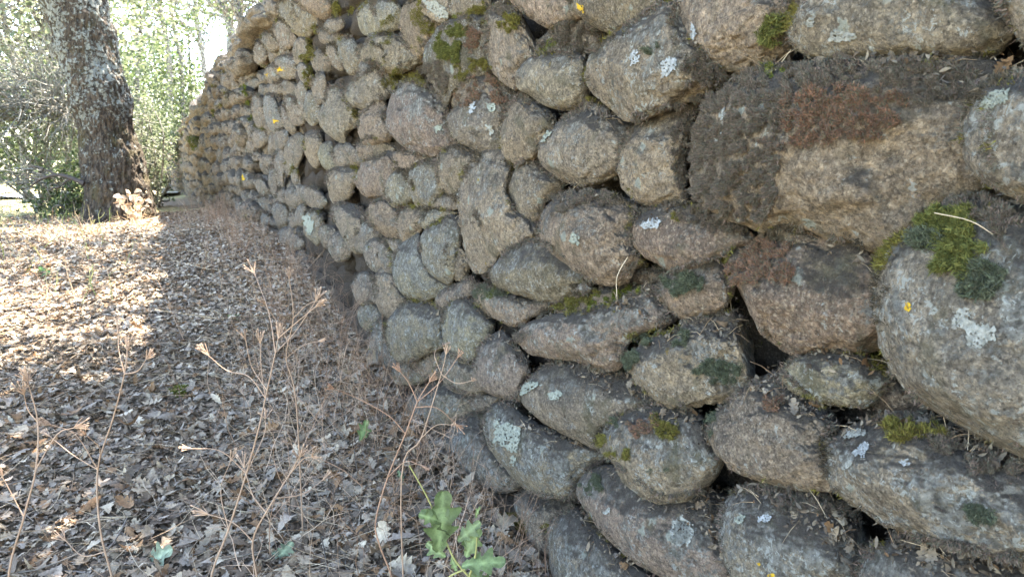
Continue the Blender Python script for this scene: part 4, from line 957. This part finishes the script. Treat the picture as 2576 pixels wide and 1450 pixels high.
stalk(4.2, [[(480, 1130), (510, 1020), (480, 900), (430, 780)], [(510, 1020), (560, 990), (590, 960)], [(480, 900), (440, 880), (400, 870)]], 0,
    "slim dry stalk out on the sunlit leaf litter", .004, .05)
stalk(4.4, [[(150, 1000), (165, 880), (140, 760), (90, 690)], [(165, 880), (200, 800), (215, 740)], [(150, 820), (110, 790), (80, 770)]], 0,
    "pair of thin dark dry stems farther out on the left", .004, .04, (.2, .12, .08))
stalk(2.3, [[(745, 1010), (720, 900), (738, 800), (728, 700)], [(725, 850), (690, 800), (660, 770)], [(735, 800), (780, 760), (822, 745)], [(720, 900), (760, 870), (800, 860)]], 0,
    "dry stalk with bristly tips close to the foot of the wall", .0028, .03)
# pale sunlit weed by the oak
t = None
def leafy_weed(name, u, v, hgt, n, label, cat, cols, ls, mat, group=None):
    g = ground_at(u, v); e = empty(name, g, label, cat, group); A = Acc(); B = Acc()
    for _ in range(n):
        d = np.array([random.gauss(0, .35), random.gauss(0, .35), 1.0]); d /= np.linalg.norm(d); P = [g + rng.normal(size=3) * np.array([.04, .04, 0])]
        for i in range(6): d = d + rng.normal(size=3) * .1; d /= np.linalg.norm(d); P.append(P[-1] + d * hgt * random.uniform(.12, .2))
        A.tube(P, np.linspace(.005, .002, 7) * hgt * 1.6, 4, cols[0])
        m = 9; p = np.array([P[random.randint(2, 6)] for _ in range(m)]) + rng.normal(size=(m, 3)) * hgt * .05
        V, F, cc = stamp(LS, LSF, p, rotm(m), np.full((m, 1), ls) * rng.uniform(.6, 1.2, (m, 1)), rng.normal(size=(m, 3)), np.array(cols)[rng.integers(0, len(cols), m)]); B.add(V, Q=F, col=cc)
    under(A.build("stem", M_STRAW), e); under(B.build("foliage", mat), e); return e
leafy_weed("dried_weed", 352, 572, .46, 10, "dried weed with curled tan leaves catching sun at the oak's foot", "dry weed", [(.50, .37, .26), (.62, .48, .35), (.42, .3, .2)], .075, M_LEAF)
leafy_weed("green_weed", 190, 540, .45, 14, "small green shrub in the sun left of the oak's base", "shrub", [(.10, .17, .04), (.15, .24, .05), (.2, .28, .08)], .07, M_GLEAF)
# ---------------------------------------------------------------- oak seedlings: every leaf a part
GL, GLF = leaf_template(3)
def lobed():
    """outline of a pyrenean oak leaf, finer: length 1 along +Y"""
    ys = np.linspace(0, 1, 25); V = []
    for i, y_ in enumerate(ys):
        e = .34 * math.sin(math.pi * min(1, (y_ * .93 + .07))) ** .7 * (.55 + .75 * y_)
        lob = .72 + .28 * math.cos((y_ * 3.4 - .25) * 2 * math.pi) if y_ < .9 else .8
        wd = max(e * lob, .012); sh = .05 * math.cos((y_ * 3.4 - .25) * 2 * math.pi)
        V += [(-wd, y_ + sh, .0), (-wd * .5, y_ + sh * .4, -.012), (0, y_, -.02), (wd * .5, y_ + sh * .4, -.012), (wd, y_ + sh, 0)]
    F = []
    for i in range(24):
        for j in range(4): a_ = i * 5 + j; F.append((a_, a_ + 1, a_ + 6, a_ + 5))
    return np.array(V), F
LB_, LBF = lobed()
def seedling(base_px, dist, leaves, stems, label, col=(.095, .125, .045), name="oak_seedling"):
    """leaves: (base u,v, tip u,v, width factor, tilt)"""
    if base_px[1] < 1430: dist = float((ground_at(*base_px) - CAM) @ FH)
    b = lift([base_px], dist)[0]; z = float(gz(b[0], b[1])); e = empty(name, (b[0], b[1], z), label, "oak seedling")
    A = Acc()
    for st in stems:
        P = curve(lift(st, dist, .012), 5); A.tube(P, np.linspace(.0030, .0016, len(P)), 6, (.27, .25, .09))
    if stems: under(A.build("stem", M_STRAW, smooth=True), e)
    for (u0, v0, u1, v1, wf) in leaves:
        dj = random.gauss(0, .02); p, q = lift([(u0, v0)], dist + dj)[0], lift([(u1, v1)], dist + dj + random.gauss(0, .015))[0]
        L = np.linalg.norm(q - p); Yd = (q - p) / L; L *= .86; nz_ = -ray(u0, v0); nz_ = nz_ / np.linalg.norm(nz_) + rng.normal(size=3) * .25 + np.array([0, 0, .35]); Xd = np.cross(Yd, nz_); Xd /= np.linalg.norm(Xd); Zd = np.cross(Xd, Yd)
        V = LB_.copy(); V[:, 0] *= wf; V[:, 2] += -.35 * (V[:, 1] - .4) ** 2 * random.uniform(.2, 1) + .6 * V[:, 0] ** 2 * random.uniform(-.5, 1) + .02 * np.sin(V[:, 1] * 14 + random.random() * 6) * np.abs(V[:, 0]) / .2
        W = p + L * (V[:, :1] * Xd + V[:, 1:2] * Yd + V[:, 2:] * Zd); A = Acc(); k = random.uniform(.8, 1.3)
        cc = np.tile(np.array(col) * k, (len(V), 1)); cc[2::5] = np.array(col) * k * 1.9 + .02
        A.add(W, Q=LBF, col=cc); under(A.build("leaf", M_GLEAF, smooth=True), e)
    return e
seedling((1180, 1440), 1.62, [(1105, 1390, 1120, 1215, 1.15), (1135, 1345, 1088, 1262, 1.0), (1120, 1400, 1065, 1360, 1.3), (1150, 1360, 1215, 1305, 1.0), (1170, 1400, 1210, 1318, 1.25), (1185, 1395, 1165, 1330, .9), (1160, 1420, 1285, 1405, 1.25),
     (1180, 1440, 1245, 1490, 1.3), (1150, 1455, 1110, 1480, 1.2), (1110, 1310, 1050, 1290, 1.1), (1135, 1400, 1150, 1440, 1.0), (1105, 1330, 1090, 1395, 1.0), (1195, 1305, 1205, 1270, .8)],
    [[(1180, 1450), (1140, 1400), (1110, 1330), (1075, 1250), (1030, 1170)], [(1180, 1450), (1195, 1400), (1200, 1350)], [(1170, 1430), (1130, 1450), (1120, 1480)]],
    "green oak seedling with blue-green lobed leaves at the foot of the wall")
seedling((905, 1110), 2.2, [(905, 1110, 925, 1050, 1.0), (900, 1090, 940, 1080, .9)], [[(905, 1120), (908, 1100), (905, 1085)]], "small pair of green oak leaves among dry stems beside the low grey stones", (.09, .135, .05))
seedling((1000, 1230), 1.95, [(1010, 1225, 970, 1250, 1.1), (1015, 1210, 1000, 1180, .9)], [[(1020, 1240), (1015, 1215)]], "two pale green leaves just above the large seedling", (.11, .15, .09))
seedling((715, 1400), 1.72, [(700, 1400, 740, 1360, 1.3), (720, 1400, 680, 1385, 1.2), (715, 1400, 735, 1420, 1.0)], [[(712, 1405), (710, 1395)]], "clump of dull blue-green leaves lying under the bristly stalk", (.10, .13, .09))
seedling((390, 1420), 1.75, [(370, 1420, 430, 1375, 1.2), (380, 1425, 345, 1440, 1.0), (390, 1410, 445, 1405, .9)], [[(390, 1425), (388, 1410)]], "pale grey-green oak leaves low down between two dry stalks", (.14, .17, .11))
seedling((590, 800), 3.9, [(575, 805, 605, 785, 1.2), (590, 800, 570, 790, 1.0), (595, 800, 610, 810, 1.0)], [[(590, 805), (588, 795)]], "tiny green sprig on the shaded litter near the weedy wall foot", (.08, .13, .05))
seedling((110, 690), 5.4, [(90, 700, 130, 680, 1.2), (110, 700, 100, 665, 1.2), (120, 700, 145, 690, 1.0), (105, 695, 80, 680, 1.2)], [[(110, 700), (108, 690)]], "dark green sprig at the edge of the sunlit clearing on the left", (.07, .14, .04))
# moss cushions on the ground
def ground_moss(u, v, r, label, kd):
    g = ground_at(u, v); n = 700; th = rng.uniform(0, 6.283, n); rr = np.sqrt(rng.uniform(0, 1, n)) * r * (1 + .25 * np.sin(3 * th + u)); x = g[0] + rr * np.cos(th); y_ = g[1] + rr * np.sin(th)
    P = np.stack([x, y_, gz(x, y_) + .35 * r * (1 - (rr / r / 1.3) ** 2).clip(0)], 1); nr = np.stack([np.cos(th) * rr / r, np.sin(th) * rr / r, np.ones(n)], 1)
    pal = np.array(MOSSC[kd]); p = np.repeat(P, 8, 0) + rng.normal(size=(n * 8, 3)) * .003; L = rng.uniform(.006, .013, n * 8)
    V, F, cc = stamp(BL, BLF, p, frames(np.repeat(nr, 8, 0), .5), np.stack([L, L, L], 1), None, pal[rng.integers(0, 3, n * 8)] * rng.uniform(.7, 1.3, (n * 8, 1)))
    A = Acc(); A.add(V, T=F, col=cc); o = A.build("moss_cushion", M_MOSS); tag(o, label, "moss cushion")
ground_moss(452, 985, .05, "round green moss cushion on the shaded leaf litter", 'g')
ground_moss(1300, 1318, .05, "dark moss cushion at the wall foot right of the oak seedling", 'o')
# debris lodged on ledges of the wall
U = rng.uniform(700, 2570, 30000); Vv = rng.uniform(5, 1440, 30000); H = cast(U, Vv)
hit = [h for h in H if h is not None and h[1][2] > .62 and h[0][0] > -.02 and h[0][1] < 5]
hp = np.array([h[0] for h in hit]); hn = np.array([h[1] for h in hit]); n = len(hp)
A = Acc(); k2 = 2; p = np.repeat(hp, k2, 0) + rng.normal(size=(n * k2, 3)) * .008; nr = np.repeat(hn, k2, 0); sc = rng.uniform(.003, .011, n * k2)
cl = LC[rng.integers(0, len(LC), n * k2)] * rng.uniform(.3, .7, (n * k2, 1))
V, F, cc = stamp(LS, LSF, p, frames(nr, .45), np.stack([sc, sc * rng.uniform(1, 2, n * k2), sc], 1), rng.normal(size=(n * k2, 3)), cl); A.add(V, Q=F, col=cc)
idx = rng.integers(0, n, 160); p = hp[idx] + np.array([0, 0, .004]); sc = rng.uniform(.018, .04, 160)
V, F, cc = stamp(LT, LTF, p, frames(hn[idx], .4), sc[:, None], rng.normal(size=(160, 3)) * 1.2, LC[rng.integers(0, len(LC), 160)] * .75); A.add(V, Q=F, col=cc)
for q in rng.integers(0, n, 260):
    d = rng.normal(size=3) * np.array([.3, 1, .35]); d /= np.linalg.norm(d); L = random.uniform(.02, .07); A.tube([hp[q], hp[q] + d * L / 2 + np.array([0, 0, .004]), hp[q] + d * L], [.0007, .0006, .0004], 3, random.choice(STR))
tag(A.build("leaf_debris", M_LEAF), "crumbled dead leaves and dust lodged on ledges between the boulders", "leaf debris", kind='stuff')
# bent straw on the wall
def straw(pts, dx, label, r=.0009):
    A = Acc(); P = []
    for (u, v) in pts:
        h = cast([u], [v])[0]; d = ray(u, v); p = h[0] if h else CAM + d * 1.5; P.append(p)
    t_ = min(np.linalg.norm(p - CAM) / np.linalg.norm(ray(*q)) for p, q in zip(P, pts)) - dx; P = np.array([CAM + ray(*q) * t_ for q in pts])
    A.tube(curve(P, 4), r, 6, (.52, .42, .30)); tag(A.build("straw", M_STRAW, smooth=True), label, "straw", "straws caught on the wall")
straw([(1588, 632), (1553, 693), (1552, 745)], .0, "bent pale straw standing before the gap under the mossy boulder")
straw([(1990, 125), (1950, 178)], .0, "short straight straw under the top right boulder")
straw([(2350, 535), (2440, 555), (2500, 590)], .0, "fine straw lying in the dark gap right of the largest mossy boulder", .0006)
# ---------------------------------------------------------------- the big leaning oak
def trunk_points(pts, dist): return np.array([CAM + ray(u, v) * (dist / (ray(u, v) @ FH)) for u, v in pts])
g = ground_at(302, 556); dist = (g - CAM) @ FH
PT = trunk_points([(300, 600), (301, 556), (298, 500), (285, 420), (268, 330), (250, 240), (226, 140), (196, 40), (165, -60), (130, -180), (95, -330), (60, -560)], dist)
wpx = np.array([100, 88, 80, 73, 69, 69, 71, 74, 74, 70, 62, 50]); rad = wpx * dist / FOC * .92
Cc = curve(PT, 10); Rc = np.interp(np.linspace(0, 1, len(Cc)), np.linspace(0, 1, len(rad)), rad)
nk = 220; nl = 420; tt = np.linspace(0, 1, nl); Cx = np.stack([np.interp(tt, np.linspace(0, 1, len(Cc)), Cc[:, q]) for q in range(3)], 1); Rx = np.interp(tt, np.linspace(0, 1, len(Rc)), Rc)
th = np.arange(nk) * 2 * math.pi / nk; T = np.gradient(Cx, axis=0); T /= np.linalg.norm(T, axis=1)[:, None]; Aa = np.cross(T, FH); Aa /= np.linalg.norm(Aa, axis=1)[:, None]; Bb = np.cross(T, Aa)
nrm = Aa[:, None] * np.cos(th)[None, :, None] + Bb[:, None] * np.sin(th)[None, :, None]; P0 = Cx[:, None] + nrm * Rx[:, None, None]
K = P0 * np.array([1, 1, .3]); b1 = 1 - np.abs(fbm(K * 16, 3, 4)); b2 = fbm(P0 * 9, 3, 14); b3 = fbm(P0 * 2.2, 2, 24)
P0 = P0 + nrm * (.028 * b1 + .012 * b2 + .035 * b3 + .006 * fbm(P0 * 50, 2, 34) - .015)[..., None]
flare = np.exp(-((tt - 0) / .07)) [:, None] * (.5 + .5 * np.cos(th * 5 + 1))[None] * .05; P0 += nrm * flare[..., None]
i = np.arange(nl - 1)[:, None] * nk; j = np.arange(nk)[None]; Q = np.stack([i + j, i + (j + 1) % nk, i + nk + (j + 1) % nk, i + nk + j], -1).reshape(-1, 4)
oak = empty("oak_tree", (g[0], g[1], float(gz(g[0], g[1]))), "large leaning oak with dark furrowed bark and pale lichen blotches on its trunk", "tree")
tk = np_mesh("trunk", P0.reshape(-1, 3), [Q], M_BK, smooth=True); under(tk, oak)
OL, OLF = LS * np.array([1.3, 1, 1]), LSF
PAL = {'oak': [(.055, .08, .025), (.085, .115, .04), (.035, .055, .02)], 'lite': [(.095, .125, .055), (.14, .165, .08), (.06, .085, .035)], 'grey': [(.13, .15, .09), (.18, .195, .125), (.085, .105, .055)], 'dark': [(.04, .06, .022), (.065, .09, .035), (.09, .115, .05)]}
def foliage(centers, sig, n_each, ls, pal):
    n = len(centers) * n_each; p = np.repeat(centers, n_each, 0) + rng.normal(size=(n, 3)) * sig
    shade = np.repeat(rng.uniform(.75, 1.3, (len(centers), 1)), n_each, 0)
    cl = np.array(PAL[pal])[rng.integers(0, 3, n)] * shade * rng.uniform(.8, 1.2, (n, 1))
    nr = np.tile([0, 0, 1.0], (n, 1))
    return stamp(OL, OLF, p, frames(nr, .8), rng.uniform(.6, 1.2, (n, 1)) * ls, rng.normal(size=(n, 3)) * .4, cl)
def crown_of(par, trunk_pts, rtop, cen, rad, nclump, n_each, ls, pal, sig=.22, bcol=(.08, .065, .05), nb_=None, hollow=.3, name="crown"):
    d = rng.normal(size=(nclump, 3)); d /= np.linalg.norm(d, axis=1)[:, None]; c = cen + d * (hollow + (1 - hollow) * rng.uniform(0, 1, (nclump, 1)) ** .6) * rad
    c[:, 2] = np.maximum(c[:, 2], .9)
    A = Acc(); V, F, cc = foliage(c, sig, n_each, ls, pal); A.add(V, Q=F, col=cc); under(A.build(name, M_FOL), par)
    B = Acc()
    for k in range(nb_ or nclump):
        t0 = trunk_pts[random.randint(len(trunk_pts) // 2, len(trunk_pts) - 1)]; e = c[k % nclump]; m = (t0 + e) / 2 + rng.normal(size=3) * .25; m[2] += .1
        cv = curve([t0, m, e], 5); cv[1:-1] += rng.normal(size=cv[1:-1].shape) * .03; B.tube(cv, np.linspace(rtop * .35, rtop * .06, len(cv)), 5, bcol)
    under(B.build("limbs", M_SB), par)
    return c
# high crown of the big oak: it throws the dappled shade on the clearing
crown_of(oak, Cc[-30:], .18, Cc[-1] + np.array([.6, .3, 1.6]), np.array([4.2, 4.2, 1.8]), 70, 60, .11, 'oak', .30, nb_=60)
# ---------------------------------------------------------------- other trees
def tree(pts, dist, wpx, label, pal, cen=None, rad=(1.6, 1.6, 1.6), ncl=60, each=60, ls=.09, sig=.25, bcol=(.085, .072, .06), name="tree", group="slender trees behind the wall", top=None, nb_=None):
    P = trunk_points(pts, dist)
    if pts[0][1] < 500 or True:
        z = float(gz(P[0][0], P[0][1]));  b_ = P[0].copy(); d_ = P[0] - P[1]; b_ = P[0] + np.array([d_[0] * .3, d_[1] * .3, 0]); b_[2] = z - .05; P = np.concatenate([[b_], P])
    if top is not None:
        u_ = P[-1] - P[-2]; u_ /= np.linalg.norm(u_); P = np.concatenate([P, [P[-1] + u_ * top]])
    e = empty(name, (P[0][0], P[0][1], z), label, "tree", group); A = Acc(); cv = curve(P, 6); r = wpx * dist / FOC / 2; cv[2:] += rng.normal(size=cv[2:].shape) * r * .15
    A.tube(cv, np.linspace(r * 1.35, r * .8, len(cv)), 10, tuple(c * .6 for c in bcol)); under(A.build("trunk", M_SB, smooth=True), e)
    c = cv[-1] if cen is None else trunk_points([cen], dist)[0]
    crown_of(e, cv, r, c, np.array(rad), ncl, each, ls, pal, sig, bcol, nb_); return e
G2 = "slender trees behind the wall"
tree([(600, 300), (586, 140), (571, 38), (541, -10)], 24, 20, "thickest of the slender trunks, rising just behind the wall top", 'lite', (560, -120), (3.9, 3.9, 1.8), 42, 60, ls=0.13, sig=0.44, top=1.0)
tree([(650, 300), (631, 125), (604, 50), (590, -30)], 20, 14, "slender trunk nearest the wall's broken top edge", 'lite', (640, -30), (2.1, 2.1, 1.6), 37, 60, ls=0.09, sig=0.33, top=1.0)
tree([(535, 330), (526, 212), (516, 185), (508, 125), (494, 38), (490, -30)], 33, 11, "thin straight tree second from the wall", 'oak', (490, -60), (3.6, 3.6, 1.8), 35, 60, ls=0.14, sig=0.50, top=1.0)
tree([(462, 330), (456, 162), (449, 125), (434, 50), (428, -30)], 38, 8, "thinnest tree, standing across the blue gap of sky", 'lite', (420, -80), (3.8, 3.8, 1.7), 32, 60, ls=0.15, sig=0.53, top=1.0)
tree([(430, 330), (424, 140), (408, 50), (394, -30)], 37, 11, "thin tree on the left side of the blue gap", 'oak', (370, -20), (3.8, 3.8, 2.3), 42, 60, ls=0.15, sig=0.53, top=1.0)
tree([(350, 400), (345, 200), (352, 60), (350, -30)], 19, 9, "slender tree right beside the leaning oak", 'lite', (350, 40), (1.6, 1.6, 1.8), 40, 60, top=1.0)
tree([(170, 420), (150, 250), (125, 100), (95, -30)], 12, 12, "thin grey tree leaning behind the oak's left side", 'grey', (60, -40), (2.4, 2.4, 1.6), 80, 60, group="trees beyond the clearing", top=.6)
tree([(60, 420), (50, 250), (20, 90), (-5, -30)], 15, 12, "pale tree at the far left edge", 'lite', (10, 60), (2.4, 2.4, 2.2), 80, 60, group="trees beyond the clearing", top=.6)
# leafy bushes
def bush(u, v, dist, rad, ncl, each, ls, pal, label, lift_=.9, name="bush", bare=0, sig=.16, twigc=(.15, .135, .115)):
    p = trunk_points([(u, v)], dist)[0]; z = float(gz(p[0], p[1])); b_ = np.array([p[0], p[1], z]); e = empty(name, b_, label, "bush", "bushes beyond the oak")
    A = Acc(); cs = []
    for k in range(ncl):
        d = rng.normal(size=3); d /= np.linalg.norm(d); c = b_ + np.array([0, 0, rad[2] * lift_]) + d * np.array(rad) * random.uniform(.35, 1); c[2] = max(c[2], z + .12 * rad[2]); cs.append(c)
    cs = np.array(cs); V, F, cc = foliage(cs, sig, each, ls, pal); A.add(V, Q=F, col=cc); under(A.build("foliage", M_FOL), e); B = Acc()
    for c in cs[:max(30, ncl // 3)]:
        m = (b_ + c) / 2 + rng.normal(size=3) * .2; B.tube(curve([b_ + rng.normal(size=3) * .1, m, c], 5), np.linspace(.022, .005, 11), 4, (.12, .10, .08))
    for _ in range(bare):
        d = rng.normal(size=3); d[2] = abs(d[2]) * .6; d /= np.linalg.norm(d); s0 = b_ + np.array([0, 0, rad[2] * lift_]) + d * np.array(rad) * random.uniform(.2, .7); P = [s0]
        d = d + np.array([-.6, -.4, .1])
        for i in range(7): d = d + rng.normal(size=3) * .25; d[2] -= .07; d /= np.linalg.norm(d); P.append(P[-1] + d * random.uniform(.1, .2))
        B.tube(P, np.linspace(.010, .0035, 8), 4, twigc)
        for i in (3, 5, 6):
            dd = d + rng.normal(size=3) * .8; dd /= np.linalg.norm(dd); B.tube([P[i], P[i] + dd * .12, P[i] + dd * .26 + np.array([0, 0, -.03])], [.004, .003, .0015], 3, twigc)
    under(B.build("branches", M_SB), e); return e
bush(372, 400, 13.0, (.42, .6, 1.0), 60, 45, .05, 'grey', "silvery green bush between the oak and the end of the wall", 1.0)
bush(500, 330, 40, (3.4, 3.0, 3.4), 150, 60, .14, 'oak', "leafy green bush rising behind the wall's far end", 1.0, sig=.4)
bush(330, 300, 19, (1.5, 1.5, 1.8), 110, 60, .07, 'lite', "tall pale bush seen past the right side of the oak", 1.0)
bush(110, 430, 11.0, (1.25, 1.0, .95), 90, 40, .05, 'grey', "wide grey bush with many bare drooping twigs left of the oak", 1.45, bare=420)
bush(180, 440, 10.2, (.5, .5, .45), 50, 60, .05, 'dark', "shadowy low bush tucked behind the oak's left edge", .9, bare=30, twigc=(.06, .05, .04))
bush(250, 330, 20, (2.0, 2.0, 2.2), 120, 60, .08, 'lite', "tall bright bush hidden mostly behind the oak trunk", 1.0)
bush(408, 330, 38, (3.8, 3.0, 3.6), 150, 60, .13, 'grey', "big silvery bush beyond the far end of the wall", 1.0, sig=.4)
bush(424, 440, 31, (1.0, 1.0, .9), 60, 50, .09, 'dark', "small dark bush pressed against the far end of the wall", .8)
# dark low dead branch left of the oak
A = Acc(); P = trunk_points([(212, 462), (180, 448), (140, 440), (100, 452), (75, 470)], 9.3); A.tube(curve(P, 6), np.linspace(.032, .010, 25), 7, (.045, .035, .03))
for a_, b_ in (((140, 440), (110, 425)), ((110, 425), (70, 418)), ((180, 448), (150, 470)), ((150, 470), (120, 480)), ((100, 452), (60, 448))):
    A.tube(trunk_points([a_, ((a_[0]+b_[0])/2, (a_[1]+b_[1])/2 - 3), b_], 9.3), [.02, .014, .007], 5, (.05, .04, .033))
tag(A.build("dead_branch", M_STRAW, smooth=True), "crooked dark bare branch reaching out low from the left side of the oak", "branch")
# overhead crowns outside the frame that dapple the ground: trees behind the wall on the sunny side
def offtree(x, y_, h, cen, rad, ncl, each, label):
    z = float(gz(x, y_)); P = np.array([(x, y_, z), (x + .1, y_, z + h * .4), (x - .1, y_ + .1, z + h * .8), (x, y_, z + h)]); e = empty("tree", (x, y_, z), label, "tree", "tall trees shading the wall")
    A = Acc(); cv = curve(P, 6); A.tube(cv, np.linspace(.16, .08, len(cv)), 10, (.085, .07, .055)); under(A.build("trunk", M_SB, smooth=True), e)
    crown_of(e, cv, .12, np.array(cen, float), np.array(rad, float), ncl, each, .10, 'oak', .28, nb_=30)
offtree(5.4, 7.0, 6.0, (5.2, 7.6, 6.6), (2.2, 3.0, 1.4), 90, 60, "tall oak standing behind the stone wall, its shade falling on the litter")
offtree(4.8, 2.0, 6.0, (4.6, 2.6, 6.4), (2.4, 2.6, 1.4), 90, 60, "tall oak behind the nearest stretch of the wall")
def canopy(x, y_, cen, rad, ncl, each, label):
    offtree(x, y_, 5.0, cen, rad, ncl, each, label)
canopy(2.6, 4.2, (.6, 5.0, 5.3), (1.2, 1.4, .5), 60, 60, "slim oak behind the wall, its boughs hanging over the coping")
canopy(1.8, 9.5, (.2, 9.6, 5.9), (2.2, 2.6, .4), 26, 60, "oak behind the far stretch of the wall, shading the clearing in bands")
canopy(3.0, 7.6, (.9, 7.0, 5.0), (.7, 3.4, .5), 34, 60, "leaning oak behind the wall middle, fringing its shadow with leaf shade")
canopy(-4.6, -2.2, (-1.9, .8, 5.6), (1.5, 3.6, .9), 150, 70, "added unseen oak, its low boughs over the viewer blocking skylight")  # unseen crown added to keep skylight off the stone tops
# far wood and the pale track
A = Acc(); n = 1000; az = rng.uniform(-62, 20, n); dd = rng.uniform(42, 62, n); az = np.radians(az); cx = CAM[0] + dd * np.sin(az + YAW * 0); cy = dd * np.cos(az); cz = gz(cx, cy) + rng.uniform(0, 1, n) ** 1.2 * 8
Pn = np.stack([cx, cy, cz], 1)
V, F, cc = foliage(Pn[::2], .95, 80, .32, 'lite'); A.add(V, Q=F, col=cc)
V, F, cc = foliage(Pn[1::2], .95, 80, .32, 'oak'); A.add(V, Q=F, col=cc)
for k in range(60):
    x, y_ = cx[k], cy[k]; z = float(gz(x, y_)); A.tube([(x, y_, z), (x + .2, y_, z + 3), (x + random.uniform(-.5, .5), y_, z + 8)], [.14, .11, .05], 6, (.09, .075, .06))
tag(A.build("far_wood", M_FOL), "sunlit woodland massed beyond the clearing", "woodland", kind='stuff')
rp = []
for k, xx in enumerate(np.linspace(-40, 3, 60)):
    yc = 21 + .12 * (xx + 10) + .6 * math.sin(xx * .15); 
    for q in range(5): rp.append((xx, yc + (q - 2) * .55, 0))
rp = np.array(rp); rp[:, 2] = gz(rp[:, 0], rp[:, 1]) + .05; i = np.arange(59)[:, None] * 5 + np.arange(4)[None]; Q = np.stack([i, i + 1, i + 6, i + 5], -1).reshape(-1, 4)
s = N("pale_track", .95, .1); Pp = s.n("TexCoord").outputs["Object"]; s.bump((s.noise(Pp, 20, 5, .7), .02)); s.color(s.mix(s.noise(Pp, 2, 5, .7), (.5, .48, .44), (.66, .64, .60)))
np_mesh("dirt_road", rp, [Q], s.m, smooth=True)['kind'] = 'structure'
